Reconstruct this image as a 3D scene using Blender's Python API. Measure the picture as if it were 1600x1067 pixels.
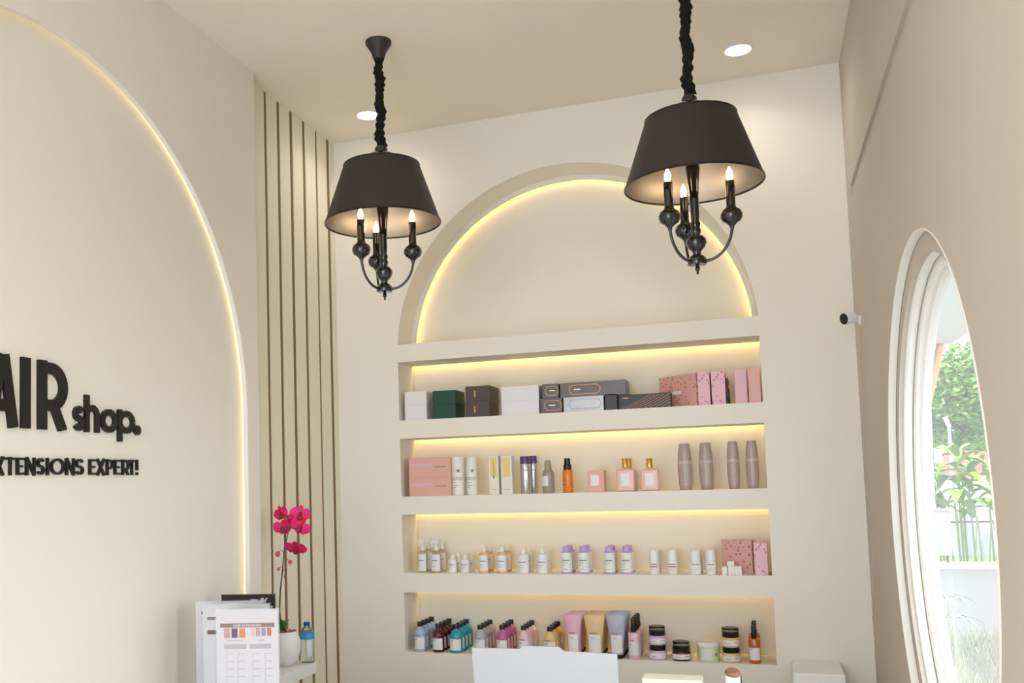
import bpy, bmesh, math, random
from mathutils import Vector, Matrix
random.seed(7)
PI = math.pi
sc = bpy.context.scene
for o in list(bpy.data.objects): bpy.data.objects.remove(o)
col = sc.collection
# ---------------------------------------------------------------- camera
cd = bpy.data.cameras.new('camera'); cam = bpy.data.objects.new('camera', cd); col.objects.link(cam)
cd.sensor_width = 36; cd.lens = 33.218; cd.shift_x = 0.08837; cd.shift_y = 0.07237; cd.clip_start = .05; cd.clip_end = 300
cam.matrix_world = Matrix(((0.9403482, 0.05017547, 0.33649321, 1.68351), (0.33908147, -0.05760383, -0.93899178, -4.37017),
                           (-0.02773105, 0.99707784, -0.07118123, 1.54641), (0, 0, 0, 1)))
sc.camera = cam
# ---------------------------------------------------------------- sky, sun, exposure
w = bpy.data.worlds.new('sky'); sc.world = w; w.use_nodes = True
bg = w.node_tree.nodes['Background']
bg.inputs[0].default_value = (.80, .89, 1, 1); bg.inputs[1].default_value = 2.6
def light(name, kind, loc, energy, color=(1, 1, 1), **k):
    d = bpy.data.lights.new(name, kind); d.energy = energy; d.color = color
    for a, b in k.items(): setattr(d, a, b)
    o = bpy.data.objects.new(name, d); o.location = loc; col.objects.link(o); return o
sun = light('sun', 'SUN', (0, 0, 9), 1.7, (1, .95, .85), angle=.01)
sun.rotation_euler = Vector((.30, .48, -.82)).to_track_quat('-Z', 'Y').to_euler()
# ceiling downlights: (x, y); the first two are in view, the unseen rest added for room light
DOWN = [(1.675, -.303), (-.012, -.282), (1.35, -3.0), (.55, -3.0), (1.35, -4.6), (.55, -4.6), (.35, -6.2), (1.35, -6.2)]
DOWN_W = 0.9
sc.view_settings.view_transform = 'Standard'; sc.view_settings.look = 'None'
sc.view_settings.gamma = 1; sc.view_settings.use_curve_mapping = False
sc.view_settings.exposure = 1.02
LED_COL = (1, .755, .22)
LED_NICHE, LED_ARCH, LED_LEFT = 4.8, 3.2, .42
# ---------------------------------------------------------------- helpers
def lin(h):
    h = h.lstrip('#'); c = [int(h[i:i+2], 16)/255 for i in (0, 2, 4)]
    return tuple(x/12.92 if x <= .04045 else ((x+.055)/1.055)**2.4 for x in c) + (1,)
MATS = {}
def mat(name, hexc, rough=.5, metal=0, bump=0, bscale=40, var=0, vscale=3, emit=0, alpha=1, trans=0, coat=0, ior=1.45, spec=.5):
    if name in MATS: return MATS[name]
    m = bpy.data.materials.new(name); m.use_nodes = True; nt = m.node_tree; b = nt.nodes['Principled BSDF']
    c = lin(hexc); b.inputs['Base Color'].default_value = c; b.inputs['Roughness'].default_value = rough
    b.inputs['Metallic'].default_value = metal; b.inputs['IOR'].default_value = ior
    b.inputs['Specular IOR Level'].default_value = spec
    b.inputs['Transmission Weight'].default_value = trans; b.inputs['Coat Weight'].default_value = coat
    if emit: b.inputs['Emission Color'].default_value = c; b.inputs['Emission Strength'].default_value = emit
    tc = nt.nodes.new('ShaderNodeTexCoord')
    n = nt.nodes.new('ShaderNodeTexNoise'); n.inputs['Scale'].default_value = vscale; n.inputs['Detail'].default_value = 4
    nt.links.new(tc.outputs['Object'], n.inputs['Vector'])
    mx = nt.nodes.new('ShaderNodeMix'); mx.data_type = 'RGBA'; v = var if var else .02
    mx.inputs[6].default_value = tuple(x*(1-v) for x in c[:3])+(1,); mx.inputs[7].default_value = tuple(min(1, x*(1+v)) for x in c[:3])+(1,)
    nt.links.new(n.outputs['Fac'], mx.inputs[0])
    if not emit: nt.links.new(mx.outputs[2], b.inputs['Base Color'])
    if bump:
        n2 = nt.nodes.new('ShaderNodeTexNoise'); n2.inputs['Scale'].default_value = bscale; n2.inputs['Detail'].default_value = 5
        nt.links.new(tc.outputs['Object'], n2.inputs['Vector'])
        bp = nt.nodes.new('ShaderNodeBump'); bp.inputs['Strength'].default_value = bump; bp.inputs['Distance'].default_value = .002
        nt.links.new(n2.outputs['Fac'], bp.inputs['Height']); nt.links.new(bp.outputs[0], b.inputs['Normal'])
    MATS[name] = m; return m
def M(k): return MATS[k]
class MB:
    """collects geometry for ONE mesh object"""
    def __init__(s): s.v = []; s.f = []
    def add(s, vs, fs):
        n = len(s.v); s.v += [tuple(v) for v in vs]; s.f += [tuple(i+n for i in f) for f in fs]; return s
    def box(s, x0, x1, y0, y1, z0, z1):
        return s.add([(x0,y0,z0),(x1,y0,z0),(x1,y1,z0),(x0,y1,z0),(x0,y0,z1),(x1,y0,z1),(x1,y1,z1),(x0,y1,z1)],
                     [(3,2,1,0),(4,5,6,7),(0,1,5,4),(1,2,6,5),(2,3,7,6),(3,0,4,7)])
    def lathe(s, prof, n=20, c=(0,0,0), sx=1, sy=1, rot=0, axis='z', closed=True):
        vs = []; fs = []
        for r, z in prof:
            for i in range(n):
                a = 2*PI*i/n+rot; p = (r*math.cos(a)*sx, r*math.sin(a)*sy, z)
                if axis == 'x': p = (z, r*math.cos(a), r*math.sin(a))
                if axis == 'y': p = (r*math.cos(a), z, r*math.sin(a))
                vs.append((p[0]+c[0], p[1]+c[1], p[2]+c[2]))
        for k in range(len(prof)-1):
            for i in range(n):
                j = (i+1) % n; fs.append((k*n+i, k*n+j, (k+1)*n+j, (k+1)*n+i))
        if closed:
            fs.append(tuple(range(n))[::-1]); m = (len(prof)-1)*n; fs.append(tuple(range(m, m+n)))
        return s.add(vs, fs)
    def tube(s, pts, r, n=8):
        pts = [Vector(p) for p in pts]; rs = r if isinstance(r, (list, tuple)) else [r]*len(pts); vs = []; fs = []
        up = Vector((.31, .17, .93)); 
        for k, p in enumerate(pts):
            t = (pts[min(k+1, len(pts)-1)]-pts[max(k-1, 0)]).normalized()
            a = t.cross(up)
            if a.length < .1: a = t.cross(Vector((1, 0, 0)))
            a.normalize(); b = t.cross(a)
            up = up if a.length < .1 else b.cross(t)*-1 if False else up
            for i in range(n):
                q = 2*PI*i/n; vs.append(p+rs[k]*(math.cos(q)*a+math.sin(q)*b))
        for k in range(len(pts)-1):
            for i in range(n):
                j = (i+1) % n; fs.append((k*n+i, k*n+j, (k+1)*n+j, (k+1)*n+i))
        fs.append(tuple(range(n))[::-1]); m = (len(pts)-1)*n; fs.append(tuple(range(m, m+n)))
        return s.add(vs, fs)
    def patch(s, r, z0, z1, a0, a1, n=10, sy=1, c=(0, 0), r1=None, t=.0006):
        """curved label on a cylinder; angles from the front (-Y), degrees"""
        vs = []; fs = []; r1 = r if r1 is None else r1
        for k in range(n+1):
            a = math.radians(a0+(a1-a0)*k/n)-PI/2
            for rr, z in ((r, z0), (r1, z1), (r1+t, z1), (r+t, z0)):
                vs.append((c[0]+rr*math.cos(a), c[1]+rr*math.sin(a)*sy, z))
        for k in range(n):
            for i in range(4):
                j = (i+1) % 4; fs.append((4*k+i, 4*k+j, 4*k+4+j, 4*k+4+i))
        fs.append((3, 2, 1, 0)); fs.append(tuple(4*n+i for i in range(4)))
        return s.add(vs, fs)
    def ball(s, c, rx, ry=None, rz=None, n=12, m=8):
        ry = ry or rx; rz = rz or rx
        pr = [(math.sin(PI*(k+.02)/(m+.04)), -math.cos(PI*(k+.02)/(m+.04))) for k in range(m+1)]
        vs = []; fs = []
        for r, z in pr:
            for i in range(n): a = 2*PI*i/n; vs.append((c[0]+rx*r*math.cos(a), c[1]+ry*r*math.sin(a), c[2]+rz*z))
        for k in range(m):
            for i in range(n): j = (i+1) % n; fs.append((k*n+i, k*n+j, (k+1)*n+j, (k+1)*n+i))
        fs.append(tuple(range(n))[::-1]); fs.append(tuple(range(m*n, m*n+n)))
        return s.add(vs, fs)
    def build(s, name, m, parent=None, smooth=False, bevel=0, seg=2):
        me = bpy.data.meshes.new(name); me.from_pydata(s.v, [], s.f); me.materials.append(M(m) if isinstance(m, str) else m)
        bm = bmesh.new(); bm.from_mesh(me); bmesh.ops.recalc_face_normals(bm, faces=bm.faces); 
        if bevel: bmesh.ops.bevel(bm, geom=bm.edges[:], offset=bevel, segments=seg, affect='EDGES', profile=.5)
        if smooth:
            for f in bm.faces: f.smooth = True
            for e in bm.edges:
                if len(e.link_faces) == 2 and e.calc_face_angle() > math.radians(38): e.smooth = False
        bm.to_mesh(me); bm.free()
        o = bpy.data.objects.new(name, me); col.objects.link(o)
        if parent: o.parent = parent
        return o
def ribbon(mb, pts, t, d, conv, closed=False):
    """flat stroke of width t, extruded by d; conv(u, v, w) -> world"""
    n = len(pts); L = []; R_ = []
    for i, p in enumerate(pts):
        a = pts[i-1] if (i > 0 or closed) else None; b = pts[(i+1) % n] if (i < n-1 or closed) else None
        def nrm(p, q): dx, dy = q[0]-p[0], q[1]-p[1]; l = math.hypot(dx, dy) or 1; return (-dy/l, dx/l)
        if a is None: m = nrm(p, b); k = 1
        elif b is None: m = nrm(a, p); k = 1
        else:
            n1, n2 = nrm(a, p), nrm(p, b); m = (n1[0]+n2[0], n1[1]+n2[1]); l = math.hypot(*m) or 1; m = (m[0]/l, m[1]/l)
            k = min(2.2, 1/max(.3, m[0]*n1[0]+m[1]*n1[1]))
        h = t/2*k; L.append((p[0]+m[0]*h, p[1]+m[1]*h)); R_.append((p[0]-m[0]*h, p[1]-m[1]*h))
    vs = []; fs = []
    for i in range(n): vs += [conv(*L[i], 0), conv(*R_[i], 0), conv(*R_[i], d), conv(*L[i], d)]
    rng = range(n) if closed else range(n-1)
    for i in rng:
        j = (i+1) % n
        for k in range(4): q = (k+1) % 4; fs.append((4*i+k, 4*i+q, 4*j+q, 4*j+k))
    if not closed: fs.append((0, 1, 2, 3)); fs.append((4*n-1, 4*n-2, 4*n-3, 4*n-4))
    mb.add(vs, fs)
def plate(name, outer, holes, conv, d, m, parent=None):
    """flat plate (2D outline with holes) extruded by d; conv(u, v, w) -> world"""
    bm = bmesh.new(); es = []
    for loop in [outer]+holes:
        vs = [bm.verts.new((u, v, 0)) for u, v in loop]
        es += [bm.edges.new((vs[i], vs[(i+1) % len(vs)])) for i in range(len(vs))]
    bmesh.ops.triangle_fill(bm, use_beauty=True, use_dissolve=False, edges=es)
    r = bmesh.ops.extrude_face_region(bm, geom=bm.faces[:])
    for v in r['geom']:
        if isinstance(v, bmesh.types.BMVert): v.co.z = d
    for v in bm.verts: v.co = Vector(conv(*v.co))
    bmesh.ops.recalc_face_normals(bm, faces=bm.faces)
    me = bpy.data.meshes.new(name); bm.to_mesh(me); bm.free(); me.materials.append(M(m))
    o = bpy.data.objects.new(name, me); col.objects.link(o)
    if parent: o.parent = parent
    return o
def rect(u0, u1, v0, v1): return [(u0, v0), (u1, v0), (u1, v1), (u0, v1)]
def circ(u, v, r, n=96, a0=0, a1=360):
    k = n if a1-a0 == 360 else n+1
    return [(u+r*math.cos(math.radians(a0+(a1-a0)*i/n)), v+r*math.sin(math.radians(a0+(a1-a0)*i/n))) for i in range(k)]
def empty(name, loc, rz=0):
    o = bpy.data.objects.new(name, None); o.location = loc; o.rotation_euler = (0, 0, rz); o.empty_display_size = .05
    col.objects.link(o); return o
def tag(o, label=None, cat=None, group=None, kind=None):
    if label: o['label'] = label
    if cat: o['category'] = cat
    if group: o['group'] = group
    if kind: o['kind'] = kind
    return o
KIDS = {}
def dup(o, parent=None):
    c = o.copy(); col.objects.link(c)
    if parent: c.parent = parent
    for ch in [x for x in bpy.data.objects if x.parent == o]: dup(ch, c)
    return c
# ---------------------------------------------------------------- materials
mat('paint', 'f0e9dd', .75, bump=.15, bscale=60, var=.015, vscale=1.5)
mat('paint_ceiling', 'f6ecdc', .85, bump=.1, bscale=60)
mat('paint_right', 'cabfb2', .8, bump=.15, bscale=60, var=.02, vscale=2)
mat('slat', 'efe8d0', .6, bump=.1, bscale=30)
mat('slat_gap', '86694c', .8)
mat('white', 'f2f1ee', .45); mat('trimwhite', 'f4f1ea', .4)
mat('floor', 'eee9e2', .35, var=.1, vscale=4)
mat('black', '14110f', .35); mat('gloss_black', '0e0b0a', .08, coat=1); mat('fabric_black', '0a0808', .9, bump=.8, bscale=120)
mat('shade', '352c28', .5, bump=.3, bscale=300); mat('silver_foil', 'b4aea6', .38, metal=.9, bump=.2, bscale=14, var=.08, vscale=9)
mat('polewhite', 'a9adb0', .5)
mat('glass_cap', '4a4440', .1, metal=.5)
mat('bulb', 'ffd9a0', .3, emit=9)
mat('downlight', 'fff8ee', .4, emit=9)
def emis(name, colr, st):
    m = bpy.data.materials.new(name); m.use_nodes = True; b = m.node_tree.nodes['Principled BSDF']
    b.inputs['Base Color'].default_value = (.9, .85, .6, 1); b.inputs['Emission Color'].default_value = colr+(1,); b.inputs['Emission Strength'].default_value = st
    MATS[name] = m
emis('led_niche', LED_COL, LED_NICHE); emis('led_arch', LED_COL, LED_ARCH); emis('led_left', (1, .84, .40), LED_LEFT)
mat('label', 'eeecea', .5); mat('print', '8d8786', .6); mat('print_red', 'b8443c', .6)
mat('cap_black', '171312', .3)
for n, c in dict(powder='a9bde0', red='5a0f1a', teal='0f9fb4', grey='b9b6b8', magenta='c65f9d', blush='eecbd2', yellow='e8c577', tpink='ecb6c4', tgold='eac48c', tgrey='b4b6c6',
                 lilac='d6aee0', palegreen='dfe6bd', whiteb='f1efe8', lilac_cap='c6a6e2', silver='c4c4c6', purple='5f3a7c', greyb='9d978c', orange='f0801c',
                 pinkb='ebbfb2', gold='d9ab45', mauve='b29a92', mauve_light='c6b2aa', cream_cap='f0ead8', gold_panel='e6cf86').items():
    mat(n, c, .28 if n not in ('tpink', 'tgold', 'tgrey') else .4, coat=.3, metal=.75 if n in ('silver', 'gold') else 0)
M('silver').node_tree.nodes['Principled BSDF'].inputs['Roughness'].default_value = .25
mat('amber', 'c2681a', .15, coat=.5); mat('ambw', 'e8bd7c', .2, coat=.4)
mat('clearb', 'f2e7c4', .08, trans=.75); mat('water_clear', 'eef4f6', .05, trans=.9)
mat('wbox', 'e9e6e6', .5); mat('green', '17483a', .35); mat('brown', '50423c', .4); mat('gbox', '5e5a5a', .3, metal=.2); mat('sbox', 'a9adb0', .25, metal=.3)
mat('boxblack', '1e1816', .3); mat('stripes', '2b2120', .35); mat('copper', 'c2875a', .35, metal=.5); mat('pinkline', 'dba59a', .4)
mat('pbox', 'e6b9c2', .5); mat('pbox2', 'e4b0ac', .5); mat('salmon', 'e5ad9e', .5); mat('carton', 'ece6d8', .45); mat('carton2', 'ece6d8', .45); mat('labelbox', 'e6b0a0', .5)
def spots(name, base, spot, scale, thr, extra=None):
    m = mat(name, base, .5); nt = m.node_tree; b = nt.nodes['Principled BSDF']
    tc = nt.nodes.new('ShaderNodeTexCoord'); v = nt.nodes.new('ShaderNodeTexVoronoi'); v.inputs['Scale'].default_value = scale
    nt.links.new(tc.outputs['Object'], v.inputs['Vector'])
    r = nt.nodes.new('ShaderNodeMath'); r.operation = 'LESS_THAN'; r.inputs[1].default_value = thr
    nt.links.new(v.outputs['Distance'], r.inputs[0])
    mx = nt.nodes.new('ShaderNodeMix'); mx.data_type = 'RGBA'; mx.inputs[6].default_value = lin(base); mx.inputs[7].default_value = lin(spot)
    nt.links.new(r.outputs[0], mx.inputs[0]); nt.links.new(mx.outputs[2], b.inputs['Base Color'])
spots('floral', 'ecbcc8', 'c48a9a', 60, .3); spots('floral_dark', 'e2aca4', 'b5786e', 55, .28); spots('tiny', 'f0ece2', '8a8f80', 130, .25)
# ================================================================ ROOM
X0, X1, ZC, YF = -.328, 2.083, 3.314, -7.4
def S(o): return tag(o, kind='structure')
S(MB().box(-.6, 2.2, YF, .35, -.1, 0).build('floor', 'floor'))
holes = []
for x, y in DOWN: holes.append(circ(x, y, .056, 32))
S(plate('ceiling', rect(-.6, 2.2, YF, .35), holes, lambda u, v, w: (u, v, ZC+w), .12, 'paint_ceiling'))
S(MB().box(-.6, 2.2, YF, .35, ZC+.12, ZC+.2).build('ceiling_slab', 'paint_ceiling'))
# back wall with half-round niche and four shelf niches
NZ = [(1.858, 2.15), (1.482, 1.768), (1.107, 1.393), (.728, 1.015)]
def arch(r, zb=2.238): 
    a = math.degrees(math.asin((zb-2.19)/r)); return circ(.85, 2.19, r, 72, a, 180-a)
cy = lambda y0: (lambda u, v, w: (u, y0+w, v))
plate('front_layer', rect(-.6, 2.1, 0, ZC), [arch(.85)]+[rect(0, 1.7, a, b) for a, b in NZ], cy(0), .19, 'paint')
wb = [o for o in bpy.data.objects if o.name == 'front_layer'][0]; wb.name = 'wall_back'; S(wb)
plate('arch_lip', rect(-.6, 2.1, 0, ZC), [arch(.828)]+[rect(0, 1.7, a, b) for a, b in NZ], cy(.19), .018, 'paint', wb)
plate('light_slot', rect(-.6, 2.1, 0, ZC), [arch(.878)]+[rect(-.02, 1.7, a, b+.055) for a, b in NZ], cy(.208), .025, 'paint', wb)
MB().box(-.6, 2.1, .233, .30, 0, ZC).build('niche_back', 'paint', wb)
for i, (a, b) in enumerate(NZ):
    tag(MB().box(.0, 1.69, .212, .229, b+.040, b+.048).build('led_strip', 'led_niche'), 'warm LED strip hidden above the back of the %s shelf niche' % ['top', 'second', 'third', 'lowest'][i], 'light strip', 'LED strips in the shelf niches')
mb = MB(); ribbon(mb, circ(.85, 2.19, .868, 72, 4, 176), .006, .015, lambda u, v, w: (u, .213+w, v)); tag(mb.build('led_strip', 'led_arch'), 'curved warm LED strip inside the half round niche on back wall', 'light strip')
# left wall: raised board with recessed half-round panel
AC, AZ, AR = -2.11, 1.845, 1.105
def tomb(r, z0=.35): return circ(AC, AZ, r, 80, 0, 180)+[(AC-r, z0), (AC+r, z0)]
XL = -.273
cx_ = lambda x: (lambda u, v, w: (x-w, u, v))
wl = S(plate('wall_left', rect(YF, -.913, 0, ZC), [tomb(AR)], cx_(XL), .020, 'paint'))
plate('light_slot', rect(YF, -.913, 0, ZC), [tomb(AR+.026, .33)], cx_(XL-.020), .020, 'paint', wl)
MB().box(-.45, XL-.040, YF, -.913, 0, ZC).build('recess_panel', 'paint', wl)
mb = MB(); ribbon(mb, circ(AC, AZ, AR+.022, 80, 0, 180),   .004, .016, lambda u, v, w: (XL-.0225-w, u, v))
ribbon(mb, [(AC+AR+.022, AZ), (AC+AR+.022, .36)],   .004, .016, lambda u, v, w: (XL-.0225-w, u, v))
ribbon(mb, [(AC-AR-.022, AZ), (AC-AR-.022, .36)],   .004, .016, lambda u, v, w: (XL-.0225-w, u, v))
tag(mb.build('led_strip', 'led_left'), 'long warm LED strip edging the tall arch on the left wall', 'light strip')
# slatted panelling between left wall and back wall
t1 = S(MB().box(-.45, X0-.0035, -.93, .0, 0, ZC).build('trim_1', 'slat_gap'))
for a, b in [(-.905, -.729), (-.705, -.61), (-.582, -.486), (-.455, -.354), (-.325, -.214), (-.192, -.086), (-.052, .0)]:
    MB().box(X0-.0035, X0, a, b, 0, ZC).build('slat', 'slat', t1)
# right wall with round window
WC, WZ, WR = -1.62, 1.412, .747
YE = -4.75
cr = lambda x: (lambda u, v, w: (x+w, u, v))
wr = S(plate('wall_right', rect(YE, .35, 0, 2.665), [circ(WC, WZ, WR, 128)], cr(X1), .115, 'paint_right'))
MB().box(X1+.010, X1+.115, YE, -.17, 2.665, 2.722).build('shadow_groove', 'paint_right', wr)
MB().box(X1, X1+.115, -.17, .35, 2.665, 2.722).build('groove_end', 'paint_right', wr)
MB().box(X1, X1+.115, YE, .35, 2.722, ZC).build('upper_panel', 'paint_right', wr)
# shopfront behind the camera: glazed openings on the right and front
S(MB().box(X1, X1+.115, YF, YE, 3.24, ZC).box(X1, X1+.115, YF, YE, 0, .12).box(X1, X1+.115, -6.12, -6.04, .12, 3.24).box(X1, X1+.115, YF, YF+.08, .12, 3.24).build('wall_right_front', 'paint'))
S(MB().box(-.45, 2.2, YF-.1, YF, 3.24, ZC).box(-.45, 2.2, YF-.1, YF, 0, .12).box(.9, .98, YF-.1, YF, .12, 3.24).box(-.45, -.27, YF-.1, YF, .12, 3.24).build('wall_front', 'paint'))
for nm, loc, rot, sx, sy in [('daylight_right', (X1+.06, (YF+YE)/2, 1.68), (0, PI/2, 0), 3.12, 2.6), ('daylight_front', (.9, YF-.05, 1.68), (-PI/2, 0, 0), 2.3, 3.12)]:
    o = light(nm, 'AREA', loc, 10, shape='RECTANGLE', size=sx, size_y=sy); o.rotation_euler = rot; o.data.cycles.is_portal = True
o = light('daylight_round', 'AREA', (X1+.1, WC, WZ), 10, shape='RECTANGLE', size=1.5, size_y=1.5); o.rotation_euler = (0, PI/2, 0); o.data.cycles.is_portal = True
# window_1: round window rings and pane (axis X)
wi = S(MB().lathe([(.7475, -.002), (.745, -.003), (.741, .002), (.740, .019), (.7475, .020), (.7475, -.002)], 128, (X1, WC, WZ), axis='x', closed=False).build('window_1', 'trimwhite', smooth=True))
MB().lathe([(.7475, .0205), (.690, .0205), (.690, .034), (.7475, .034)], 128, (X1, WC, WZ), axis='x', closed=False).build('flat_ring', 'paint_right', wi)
MB().lathe([(.7475, .034), (.686, .034), (.682, .038), (.680, .046), (.681, .054), (.686, .060), (.7475, .060)], 128, (X1, WC, WZ), axis='x', closed=False).build('middle_ring', 'trimwhite', wi, smooth=True)
MB().lathe([(.7475, .060), (.676, .062), (.670, .067), (.668, .080), (.665, .080), (.665, .083), (.662, .084), (.661, .108), (.7475, .108)], 128, (X1, WC, WZ), axis='x', closed=False).build('inner_ring', 'trimwhite', wi, smooth=True)
g = bpy.data.materials.new('pane_glass'); g.use_nodes = True; nt = g.node_tree; nt.nodes.clear()
out = nt.nodes.new('ShaderNodeOutputMaterial'); tr = nt.nodes.new('ShaderNodeBsdfTransparent'); gl = nt.nodes.new('ShaderNodeBsdfGlossy'); df = nt.nodes.new('ShaderNodeBsdfTranslucent')
df.inputs[0].default_value = (.95, .95, .93, 1); gl.inputs['Roughness'].default_value = .02
m1 = nt.nodes.new('ShaderNodeMixShader'); m1.inputs[0].default_value = .07; m2 = nt.nodes.new('ShaderNodeMixShader'); m2.inputs[0].default_value = .06
nt.links.new(tr.outputs[0], m1.inputs[1]); nt.links.new(df.outputs[0], m1.inputs[2]); nt.links.new(m1.outputs[0], m2.inputs[1]); nt.links.new(gl.outputs[0], m2.inputs[2]); nt.links.new(m2.outputs[0], out.inputs[0])
MATS['pane_glass'] = g
MB().lathe([(.0005, .092), (.668, .092), (.668, .098), (.0005, .098)], 96, (X1, WC, WZ), axis='x', closed=False).build('pane', 'pane_glass', wi)
# downlights
for i, (x, y) in enumerate(DOWN):
    t = empty('downlight', (x, y, ZC)); 
    tag(t, ['round recessed ceiling downlight near the right wall', 'round recessed ceiling downlight behind the left pendant chain'][i] if i < 2 else 'added recessed ceiling downlight out of view in the %s row, %s one' % (['first', 'second', 'third'][(i-2)//2], 'right' if x > 1 else 'left'), 'ceiling light', 'ceiling downlights')
    MB().lathe([(.062, -.001), (.062, -.003), (.052, -.003), (.050, .01), (.0555, .012), (.0555, -.001)], 32, closed=False).build('trim_ring', 'white', t, smooth=True)
    MB().lathe([(.0005, .004), (.050, .004), (.050, .012), (.0005, .012)], 32, closed=False).build('lens', 'downlight', t)
    l = light('downlight_lamp', 'AREA', (x, y, ZC-.006), 0.6 if i < 2 else DOWN_W, (1, .93, .82), shape='DISK', size=.10); l.data.spread = math.radians(140); l.parent = t; l.location = (0, 0, -.006)
# ================================================================ WALL SIGN
sg = empty('wall_sign', (XL-.040, -2.0, 1.60)); tag(sg, 'raised black lettering AIR shop. over XTENSIONS EXPERT! on the left wall', 'sign')
def ell(u, v, ru, rv, a0, a1, n=20): return [(u+ru*math.cos(math.radians(a0+(a1-a0)*i/n)), v+rv*math.sin(math.radians(a0+(a1-a0)*i/n))) for i in range(n+1)]
def glyph(ch, a, b, z0, z1, t):
    w, h = b-a, z1-z0; l, r, m = a+t/2, b-t/2, (a+b)/2; lo, hi = z0+t/2, z1-t/2; P = []
    if ch == 'A': P = [[(a+t*.55, z0), (m-t*.12, z1)], [(m+t*.12, z1), (b-t*.55, z0)], [(a+w*.26, z0+h*.30), (b-w*.26, z0+h*.30)]]
    if ch == 'I': P = [[(m, z0), (m, z1)]]
    if ch == 'E': P = [[(r, lo), (l, lo), (l, hi), (r, hi)], [(l, (z0+z1)/2), (r-t*.4, (z0+z1)/2)]]
    if ch == 'T': P = [[(a, hi), (b, hi)], [(m, z0), (m, z1)]]
    if ch == 'X': P = [[(a+t/2, z0), (b-t/2, z1)], [(a+t/2, z1), (b-t/2, z0)]]
    if ch == 'N': P = [[(l, z0), (l, z1)], [(l, z1), (r, z0)], [(r, z0), (r, z1)]]
    if ch == 'O': P = [ell(m, (z0+z1)/2, w/2-t/2, h/2-t/2, 0, 360, 28)]
    if ch == 'P': P = [[(l, z0), (l, z1)], [(l, hi)]+ell(r-h*.24, hi-h*.235, h*.24, h*.235, 90, -90, 12)+[(l, hi-h*.47)]]
    if ch == 'R':
        q = min(h*.26, w*.5); v = h*.27
        P = [[(l, z0), (l, z1)], [(l, hi)]+ell(r-q, hi-v, q, v, 90, -90, 14)+[(l, hi-2*v)], [(m+t*.1, hi-2*v), (b-t*.62, z0+t*.12), (b-t*.60, z0)]]
    if ch in 'Ss':
        ru = w/2-t/2; rv = h/4-t/4
        P = [ell(m, hi-rv, ru, rv, 25, 270, 14)[:-1]+ell(m, lo+rv, ru, rv, 90, -155, 14)]
    if ch == '!': P = [[(m, z0+t*1.7), (m, z1)], [(m, z0), (m, z0+t)]]
    if ch == 'h': P = [[(l, z0), (l, z1)], [(l, z0+h*.40)]+ell(m, z0+h*.46, w/2-t/2, h*.20, 180, 0, 14)+[(r, z0)]]
    if ch == 'o': P = [ell(m, (z0+z1)/2, w/2-t/2, h/2-t/2, 0, 360, 28)]
    if ch == 'p': P = [[(l, z0), (l, z1)], ell(m, z1-(h*.76)/2, w/2-t/2, h*.38-t/2, 0, 360, 28)]
    mb = MB()
    for k_, p in enumerate(P): ribbon(mb, p, t*(.80 if t > .02 else .70), .010-.0006*k_, lambda u, v, q: (q, u+2.0, v-1.60))
    if ch == '.': mb.lathe([(w/2, 0), (w/2, .010)], 20, (0, m+2.0, z0+w/2-1.60), axis='x')
    mb.build('letter', 'black', sg)
for c, a, b in [('A', -2.352, -2.222), ('I', -2.221, -2.177), ('R', -2.153, -2.020)]: glyph(c, a, b, 1.735, 1.941, .043)
for c, a, b, z0, z1 in [('s', -2.0, -1.946, 1.735, 1.818), ('h', -1.948, -1.874, 1.735, 1.853), ('o', -1.873, -1.784, 1.735, 1.817), ('p', -1.786, -1.692, 1.710, 1.817), ('.', -1.698, -1.664, 1.735, 1.80)]: glyph(c, a, b, z0, z1, .025)
for c, a, b in [('X', -2.316, -2.279), ('T', -2.277, -2.237), ('E', -2.234, -2.202), ('N', -2.198, -2.158), ('S', -2.153, -2.122), ('I', -2.116, -2.102), ('O', -2.098, -2.037), ('N', -2.032, -1.991), ('S', -1.988, -1.951),
                ('E', -1.926, -1.891), ('X', -1.890, -1.848), ('P', -1.842, -1.806), ('E', -1.803, -1.768), ('R', -1.763, -1.724), ('T', -1.729, -1.692), ('!', -1.689, -1.677)]: glyph(c, a, b, 1.600, 1.652, .0095)
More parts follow.
